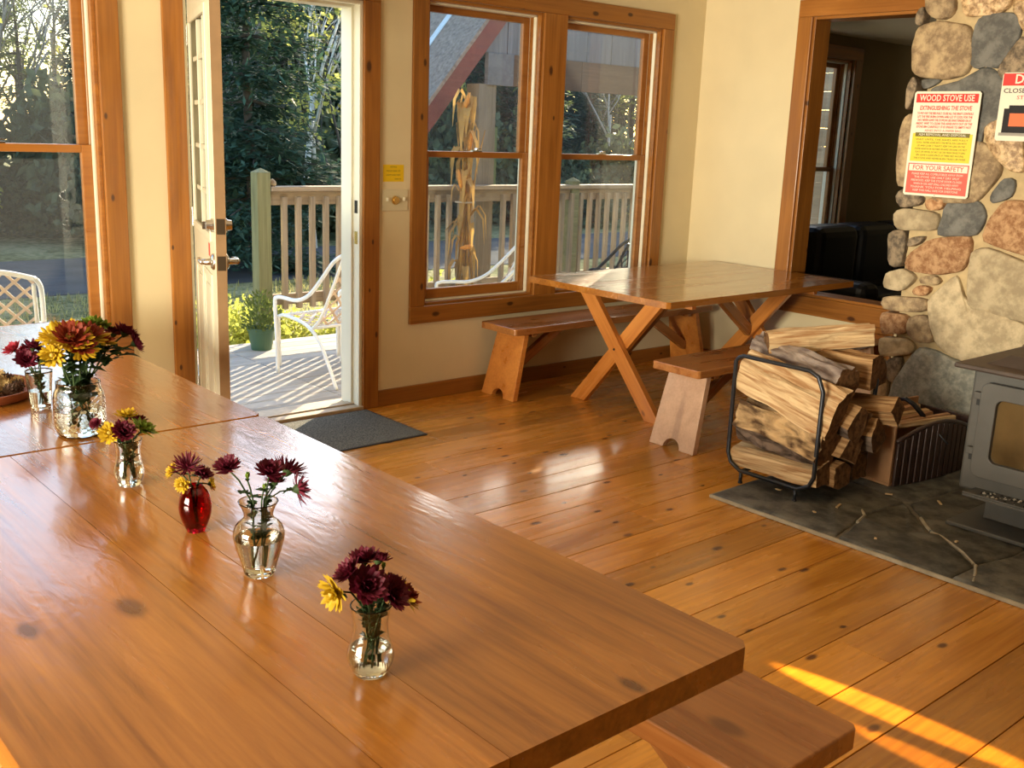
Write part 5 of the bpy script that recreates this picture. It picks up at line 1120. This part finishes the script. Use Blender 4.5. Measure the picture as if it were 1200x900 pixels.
# white metal patio chairs with strap lattice
def lattice_chair(label, loc, rz, mat, strap, group, mesh_back=True):
    t = thing('patio_chair', label, 'chair', loc, rz, group); r = .0135
    def spl(P_, k=5):
        out = []; P_ = [Vector(p) for p in P_]
        for i in range(len(P_) - 1):
            p0 = P_[max(i-1, 0)]; p1 = P_[i]; p2 = P_[i+1]; p3 = P_[min(i+2, len(P_)-1)]
            for j in range(k):
                u = j/k; out.append(.5*((2*p1) + (p2-p0)*u + (2*p0-5*p1+4*p2-p3)*u*u + (3*p1-p0-3*p2+p3)*u**3))
        out.append(P_[-1]); return out
    for s in (-1, 1):
        m = MB(); m.tube(spl([(s*.28, .25, 0), (s*.28, .262, .30), (s*.28, .275, .50), (s*.28, .25, .535), (s*.28, .17, .543), (s*.28, .02, .545), (s*.28, -.12, .60), (s*.275, -.25, .72), (s*.265, -.36, .84), (s*.24, -.42, .89)]), r, 9); obj('arm_and_leg', m, mat, t, smooth=True)
        m = MB(); m.tube(spl([(s*.255, .262, .05), (s*.255, .268, .36), (s*.255, .255, .40), (s*.255, .17, .415), (s*.255, -.05, .385), (s*.255, -.19, .30), (s*.26, -.30, .16), (s*.265, -.40, 0)]), r*.9, 9); obj('seat_rail', m, mat, t, smooth=True)
        m = MB(); m.tube(spl([(s*.245, -.10, .36), (s*.245, -.20, .45), (s*.24, -.32, .66), (s*.23, -.415, .86)]), r*.8, 8); obj('back_stile', m, mat, t, smooth=True)
    m = MB(); m.tube(spl([(-.24, -.42, .89), (-.12, -.445, .925), (.0, -.452, .937), (.12, -.445, .925), (.24, -.42, .89)]), r, 9); obj('top_rail', m, mat, t, smooth=True)
    m = MB(); m.tube([(-.255, .255, .405), (.255, .255, .405)], r*.8, 8); obj('front_rail', m, mat, t, smooth=True)
    m = MB(); m.tube([(-.245, -.12, .37), (.245, -.12, .37)], r*.8, 8); obj('rear_rail', m, mat, t, smooth=True)
    def back(u, v): # u -1..1, v 0..1
        y = -.12 - .30*v - .012*math.sin(PI*v) ; z = .385 + .52*v + .03*v*(1 - u*u); return Vector((u*.235, y - .02*(1 - u*u), z))
    def seat(u, v): return Vector((u*.248, .25 - .36*v, .405 - .03*v - .018*math.sin(PI*v)*(1 - u*u)))
    def straps(fn, n, w, name, asp):
        m = MB()
        for sgn in (-1, 1):
            for k in range(-n, 2*n + 1):
                pts = []
                for j in range(25):
                    v = j / 24; u = (k / n) * 2 - 1 + sgn * v * asp
                    if -1 <= u <= 1: pts.append(fn(u, v))
                if len(pts) < 3: continue
                vs = []
                for i, p in enumerate(pts):
                    tt = (pts[min(i+1, len(pts)-1)] - pts[max(i-1, 0)]).normalized(); nn = (fn(.01, .5) - fn(-.01, .5)).cross(fn(0, .51) - fn(0, .49)).normalized(); s = tt.cross(nn)
                    off = nn * (.0022 * sgn); vs += [p + s*w + off, p - s*w + off, p - s*w + off*.2, p + s*w + off*.2]
                fs = [(4*i + a, 4*i + 4 + a, 4*i + 4 + (a+1) % 4, 4*i + (a+1) % 4) for i in range(len(pts)-1) for a in range(4)]
                m.add(vs, fs)
        return obj(name, m, strap, t)
    straps(back, 5, .008, 'back_lattice', 2.2); straps(seat, 5, .011, 'seat_lattice', 1.5)
    return t
lattice_chair('white metal chair with lattice back on the deck, seen through the open door', (3.79, 6.23, DZ), R(6), M_white, M_tan_weave, 'patio chairs')
lattice_chair('white lattice chair behind the left window', (1.52, 6.05, DZ), R(-14), M_white, M_tan_weave, 'patio chairs')
lattice_chair('white patio chair low behind the left pane of the window pair', (5.02, 6.15, DZ - .0), R(60), M_white, M_tan_weave, 'patio chairs')
lattice_chair('dark metal lattice chair behind the right pane of the window pair', (6.45, 6.25, DZ), R(12), M_dkmetal, M_dkmetal, 'patio chairs')

# potted plant
pp = thing('potted_plant', 'bushy green plant in a dark green plastic pot at the deck edge', 'plant', (3.765, 7.22, DZ))
m = MB(); m.lathe([(.078, 0), (.100, .145), (.108, .147), (.110, .172), (.100, .172), (.094, .14), (.0005, .14)], 28); obj('pot', m, M_pot, pp, smooth=False)
m = MB(); m.lathe([(.0005, .1415), (.0935, .1412), (.0935, .1405)], 20, capb=False); obj('soil', m, M_soil, pp)
M_mumleaf = leafy('mum_leaf', (.16, .20, .05), .4, .4); rnd = random.Random(9); m = MB()
for k in range(620):
    a = rnd.uniform(0, 2*PI); rr = rnd.random()**.6 * .14; z = .15 + rnd.random() * .30 * (1 - (rr/.2)**2); l = rnd.uniform(.02, .045)
    p = Vector((rr*math.cos(a), rr*math.sin(a), z)); d = Vector((math.cos(a)*.6 + rnd.uniform(-.5, .5), math.sin(a)*.6 + rnd.uniform(-.5, .5), rnd.uniform(.2, 1.3))).normalized(); s = d.cross(Vector((rnd.random(), rnd.random(), .1))).normalized() * l * .22
    m.add([p, p + d*l*.5 + s, p + d*l, p + d*l*.5 - s], [(0, 1, 2, 3)])
obj('foliage', m, M_mumleaf, pp)

# ---- ground ----
GZ = -.62
def ground_mat():
    m, nt, b = newmat('lawn'); N = nt.nodes; L = nt.links
    tc = N.new('ShaderNodeTexCoord'); n = N.new('ShaderNodeTexNoise'); n.inputs['Scale'].default_value = .8; n.inputs['Detail'].default_value = 8; n2 = N.new('ShaderNodeTexNoise'); n2.inputs['Scale'].default_value = 12; n2.inputs['Detail'].default_value = 6
    L.new(tc.outputs['Object'], n.inputs['Vector']); L.new(tc.outputs['Object'], n2.inputs['Vector'])
    a = N.new('ShaderNodeMath'); a.operation = 'ADD'; L.new(n.outputs[0], a.inputs[0]); L.new(n2.outputs[0], a.inputs[1]); h = N.new('ShaderNodeMath'); h.operation = 'MULTIPLY'; h.inputs[1].default_value = .5; L.new(a.outputs[0], h.inputs[0])
    cr = N.new('ShaderNodeValToRGB'); e = cr.color_ramp.elements; e[0].position = .40; e[0].color = (.10, .11, .035, 1); e[1].position = .60; e[1].color = (.40, .34, .17, 1); L.new(h.outputs[0], cr.inputs[0]); L.new(cr.outputs[0], b.inputs['Base Color']); b.inputs['Roughness'].default_value = 1; b.inputs['Specular IOR Level'].default_value = .05
    return m
m = MB(); m.box(-40, 70, 5.12, 80, GZ - .3, GZ); tag(obj('ground', m, ground_mat()), 'grassy yard with fallen leaves outside', 'ground', kind='structure')
m = MB(); m.box(-40, 70, 13.4, 16.8, GZ, GZ + .012); tag(obj('driveway', m, P('asphalt', (.10, .10, .10), 1.0, noise_amt=.15, nscale=2, spec=.04)), 'grey asphalt drive crossing the yard', 'driveway', kind='structure')
def leafcloud(m, n, c, rad, s0, s1, rnd, shell=.5, mi=0, up=0.3):
    for _ in range(n):
        u = rnd.uniform(-1, 1); a = rnd.uniform(0, 2*PI); q = math.sqrt(1 - u*u); r = shell + (1 - shell) * rnd.random()
        p = Vector((c[0] + rad[0]*q*math.cos(a)*r, c[1] + rad[1]*q*math.sin(a)*r, c[2] + rad[2]*u*r)); s = rnd.uniform(s0, s1)
        d = Vector((rnd.uniform(-1, 1), rnd.uniform(-1, 1), rnd.uniform(-1 + up, 1))).normalized(); e = d.orthogonal().normalized(); e = (Matrix.Rotation(rnd.uniform(0, 6.28), 3, d) @ e); f = d.cross(e)
        m.add([p - e*s*.5, p + f*s*.3, p + e*s*.5, p - f*s*.3], [(0, 1, 2, 3)], mi)
M_con = leafy('needles', (.055, .105, .065), .4, .5); M_con2 = leafy('needles_light', (.20, .24, .09), .5, .5); M_yel2 = leafy('autumn_leaves', (.42, .42, .10), .55, .5); M_bush = leafy('shrub_leaves', (.10, .12, .06), .4, .6); M_ybush = leafy('yellow_green_shrub', (.48, .50, .10), .5, .35)
M_trunk = P('tree_bark', (.085, .07, .055), .9, noise_amt=.35, nscale=5); M_birch = P('birch_bark', (.62, .60, .54), .8, noise_amt=.3, nscale=7); M_twig = P('twigs', (.34, .29, .24), .9, noise_amt=.3)
def conifer(seed, H, R0, z0f, dens, s):
    rnd = random.Random(seed); t = MB(); t.tube([(0, 0, -.3), (rnd.uniform(-.1, .1), rnd.uniform(-.1, .1), H*.5), (0, 0, H)], [.02*H*.8, .02*H*.5, .02], 8)
    f = MB(); z = H * z0f
    while z < H:
        k = (z - H*z0f) / (H * (1 - z0f)); rr = R0 * (1 - k)**.8 + .15; nb = rnd.randint(4, 7)
        for b in range(nb):
            a = rnd.uniform(0, 2*PI); l = rr * rnd.uniform(.6, 1.1); e = Vector((math.cos(a)*l, math.sin(a)*l, z - l*.12)); t.tube([(0, 0, z), e], [.03, .008], 4)
            for j in range(int(dens * l)):
                u = rnd.uniform(.25, 1.05); p = Vector((0, 0, z)).lerp(e, u) + Vector((rnd.gauss(0, .22), rnd.gauss(0, .22), rnd.gauss(-.05, .12)))
                d = Vector((math.cos(a) + rnd.uniform(-.9, .9), math.sin(a) + rnd.uniform(-.9, .9), rnd.uniform(-.5, .3))).normalized(); sd = d.cross(Vector((rnd.uniform(-.4, .4), rnd.uniform(-.4, .4), 1))).normalized(); q = s * rnd.uniform(.6, 1.3)
                f.add([p, p + d*q*.5 + sd*q*.16, p + d*q, p + d*q*.5 - sd*q*.16], [(0, 1, 2, 3)])
        z += rnd.uniform(.3, .5) * max(1, H / 14)
    return t, f
def bare(seed, H, spread, leafn=0, s=.12):
    rnd = random.Random(seed); t = MB(); f = MB()
    def br(p, d, l, r, dep):
        q = p + d*l*.5 + Vector((rnd.uniform(-.05, .05), rnd.uniform(-.05, .05), 0)) * l; e = p + d*l; t.tube([p, q, e], [r, r*.8, r*.6], 6 if dep < 2 else 4)
        if dep >= 4:
            for _ in range(leafn):
                c = e + Vector((rnd.gauss(0, .3), rnd.gauss(0, .3), rnd.gauss(0, .3))); dd = Vector((rnd.uniform(-1, 1), rnd.uniform(-1, 1), rnd.uniform(-1, 1))).normalized(); ee = dd.orthogonal().normalized(); g = dd.cross(ee); ss = s*rnd.uniform(.6, 1.3)
                f.add([c - ee*ss*.5, c + g*ss*.35, c + ee*ss*.5, c - g*ss*.35], [(0, 1, 2, 3)])
            return
        for _ in range(3 if dep < 3 else 2):
            nd = (d + Vector((rnd.uniform(-1, 1), rnd.uniform(-1, 1), rnd.uniform(-.1, .6))) * spread).normalized(); br(p + d*l*rnd.uniform(.45, 1), nd, l * rnd.uniform(.5, .75), r*.5, dep + 1)
    br(Vector((0, 0, -.3)), Vector((0, 0, 1)), H*.5, H*.010 + .02, 0); return t, f
def mk(t, f, mt, mf): return (t.mesh('trunk', mt, True), f.mesh('crown', mf) if f.v else None)
con = [mk(*conifer(1, 6.0, 1.35, .04, 300, .18), M_trunk, M_con), mk(*conifer(2, 9, 1.5, .25, 42, .36), M_trunk, M_con), mk(*conifer(3, 7.5, 1.6, .06, 60, .34), M_trunk, M_con), mk(*conifer(4, 10, 1.5, .45, 30, .36), M_trunk, M_con2)]
bar = [mk(*bare(11, 10, .75), M_twig, M_yel2), mk(*bare(12, 9, .8), M_twig, M_yel2), mk(*bare(13, 7.5, .75, 16, .20), M_trunk, M_yel2), mk(*bare(14, 10, .5, 5, .18), M_birch, M_yel2)]
def tree(kind, mesh, x, y, s, label, group=None, rz=0):
    t = thing(kind, label, 'tree', (x, y, GZ), rz, group); t.scale = (s, s, s)
    link('trunk', mesh[0], t)
    if mesh[1]: link('crown', mesh[1], t)
rnd = random.Random(77)
tree('conifer', con[0], 7.55, 14.6, 1.0, 'large dark blue-green conifer straight behind the capped railing post')
tree('birch_tree', bar[3], 9.75, 16.6, .6, 'slender pale-trunked birch seen right of the door conifer')
tree('leafy_tree', bar[2], 9.75, 15.6, .55, 'yellow-green leafy tree behind the deck chair, through the door', rz=1)
tree('leafy_tree', bar[2], 4.2, 21.5, .85, 'yellow-green leafy tree in the left window upper pane', rz=2)
def corridor(x, y): # the lane the low sun shines along
    px, py = x - 3.3, y - 6.0; al = px*sv.x + py*sv.y; n_ = math.hypot(sv.x, sv.y); al /= n_; return al > 3 and abs(px*sv.y - py*sv.x)/n_ < 3.6 
for i in range(250):
    y = rnd.uniform(19.5, 42); az = rnd.uniform(-2, 54) if i < 150 else rnd.uniform(26, 54); x = y * math.tan(R(az))
    if az < 22 and rnd.random() < .15: continue
    r = rnd.random()
    sc_ = (.18 if corridor(x, y) else .235) * math.hypot(x, y) / 8.5 * rnd.uniform(.75, 1.1)
    if r < .46:
        k = rnd.choice([1, 1, 2, 2, 3]) if az > 24 else rnd.choice([1, 3, 3, 3, 2]); tree('conifer', con[k], x, y, sc_, 'tall conifer in the woods beyond the yard', 'woodland conifers', rnd.uniform(0, 6))
    elif r < .9: tree('bare_tree', bar[rnd.choice([0, 1])], x, y, sc_, 'leafless grey-brown tree in the woods beyond the yard', 'woodland bare trees', rnd.uniform(0, 6))
    else: tree('leafy_tree', bar[2], x, y, sc_, 'sparse yellow-leaved tree deep in the woods beyond the yard', 'woodland yellow trees', rnd.uniform(0, 6))
# undergrowth at the wood edge
bm_ = []
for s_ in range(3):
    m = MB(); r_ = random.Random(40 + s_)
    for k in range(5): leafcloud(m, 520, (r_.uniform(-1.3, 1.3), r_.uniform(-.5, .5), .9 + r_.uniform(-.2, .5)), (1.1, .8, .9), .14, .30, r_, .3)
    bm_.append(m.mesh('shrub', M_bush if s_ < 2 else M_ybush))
for i in range(52):
    x = -3 + i*.85 + rnd.uniform(-.3, .3); y = 18.6 + rnd.uniform(-.6, 2.2); cor = corridor(x, y)
    k = rnd.choice([0, 1, 0, 1, 0, 1, 2]); o = link('shrub', bm_[k], None, (x, y, GZ), (0, 0, rnd.uniform(0, 6))); s = rnd.uniform(.7, 1.25) * (.8 if cor else 1); o.scale = (s, s, s * (rnd.uniform(.9, 1.3)))
    tag(o, 'dark green shrub at the edge of the woods' if k < 2 else 'yellow-green shrub at the edge of the woods', 'shrub', 'dark wood-edge shrubs' if k < 2 else 'yellow-green wood-edge shrubs')
# low yellow-green plants just beyond the deck edge
r_ = random.Random(50); m = MB()
for k in range(6): leafcloud(m, 260, (r_.uniform(-.35, .35), r_.uniform(-.2, .2), .42 + r_.uniform(-.1, .15)), (.30, .26, .30), .03, .07, r_, .2)
lp = m.mesh('garden_plant', M_ybush)
for i in range(14):
    x = 2.9 + i*.42 + rnd.uniform(-.1, .1); o = link('garden_plant', lp, None, (x, 7.95 + rnd.uniform(-.12, .25), GZ), (0, 0, rnd.uniform(0, 6))); o.scale = (1, 1, rnd.uniform(.8, 1.1)); tag(o, 'yellow-green garden plant along the outer edge of the deck', 'plant', 'garden plants by the deck')
# grass tufts near the deck
r_ = random.Random(60); m = MB()
for k in range(5200):
    x = r_.uniform(-1, 9); y = r_.uniform(8.2, 13.2); h = r_.uniform(.04, .12); a = r_.uniform(0, 6.28); w = .012
    m.add([(x - w*math.cos(a), y - w*math.sin(a), GZ), (x + w*math.cos(a), y + w*math.sin(a), GZ), (x + r_.uniform(-.04, .04), y + r_.uniform(-.04, .04), GZ + h)], [(0, 1, 2)])
tag(obj('grass_blades', m, leafy('grass_blade', (.42, .38, .14), .5, .4)), 'long dry grass in the yard by the deck', 'grass', kind='stuff')
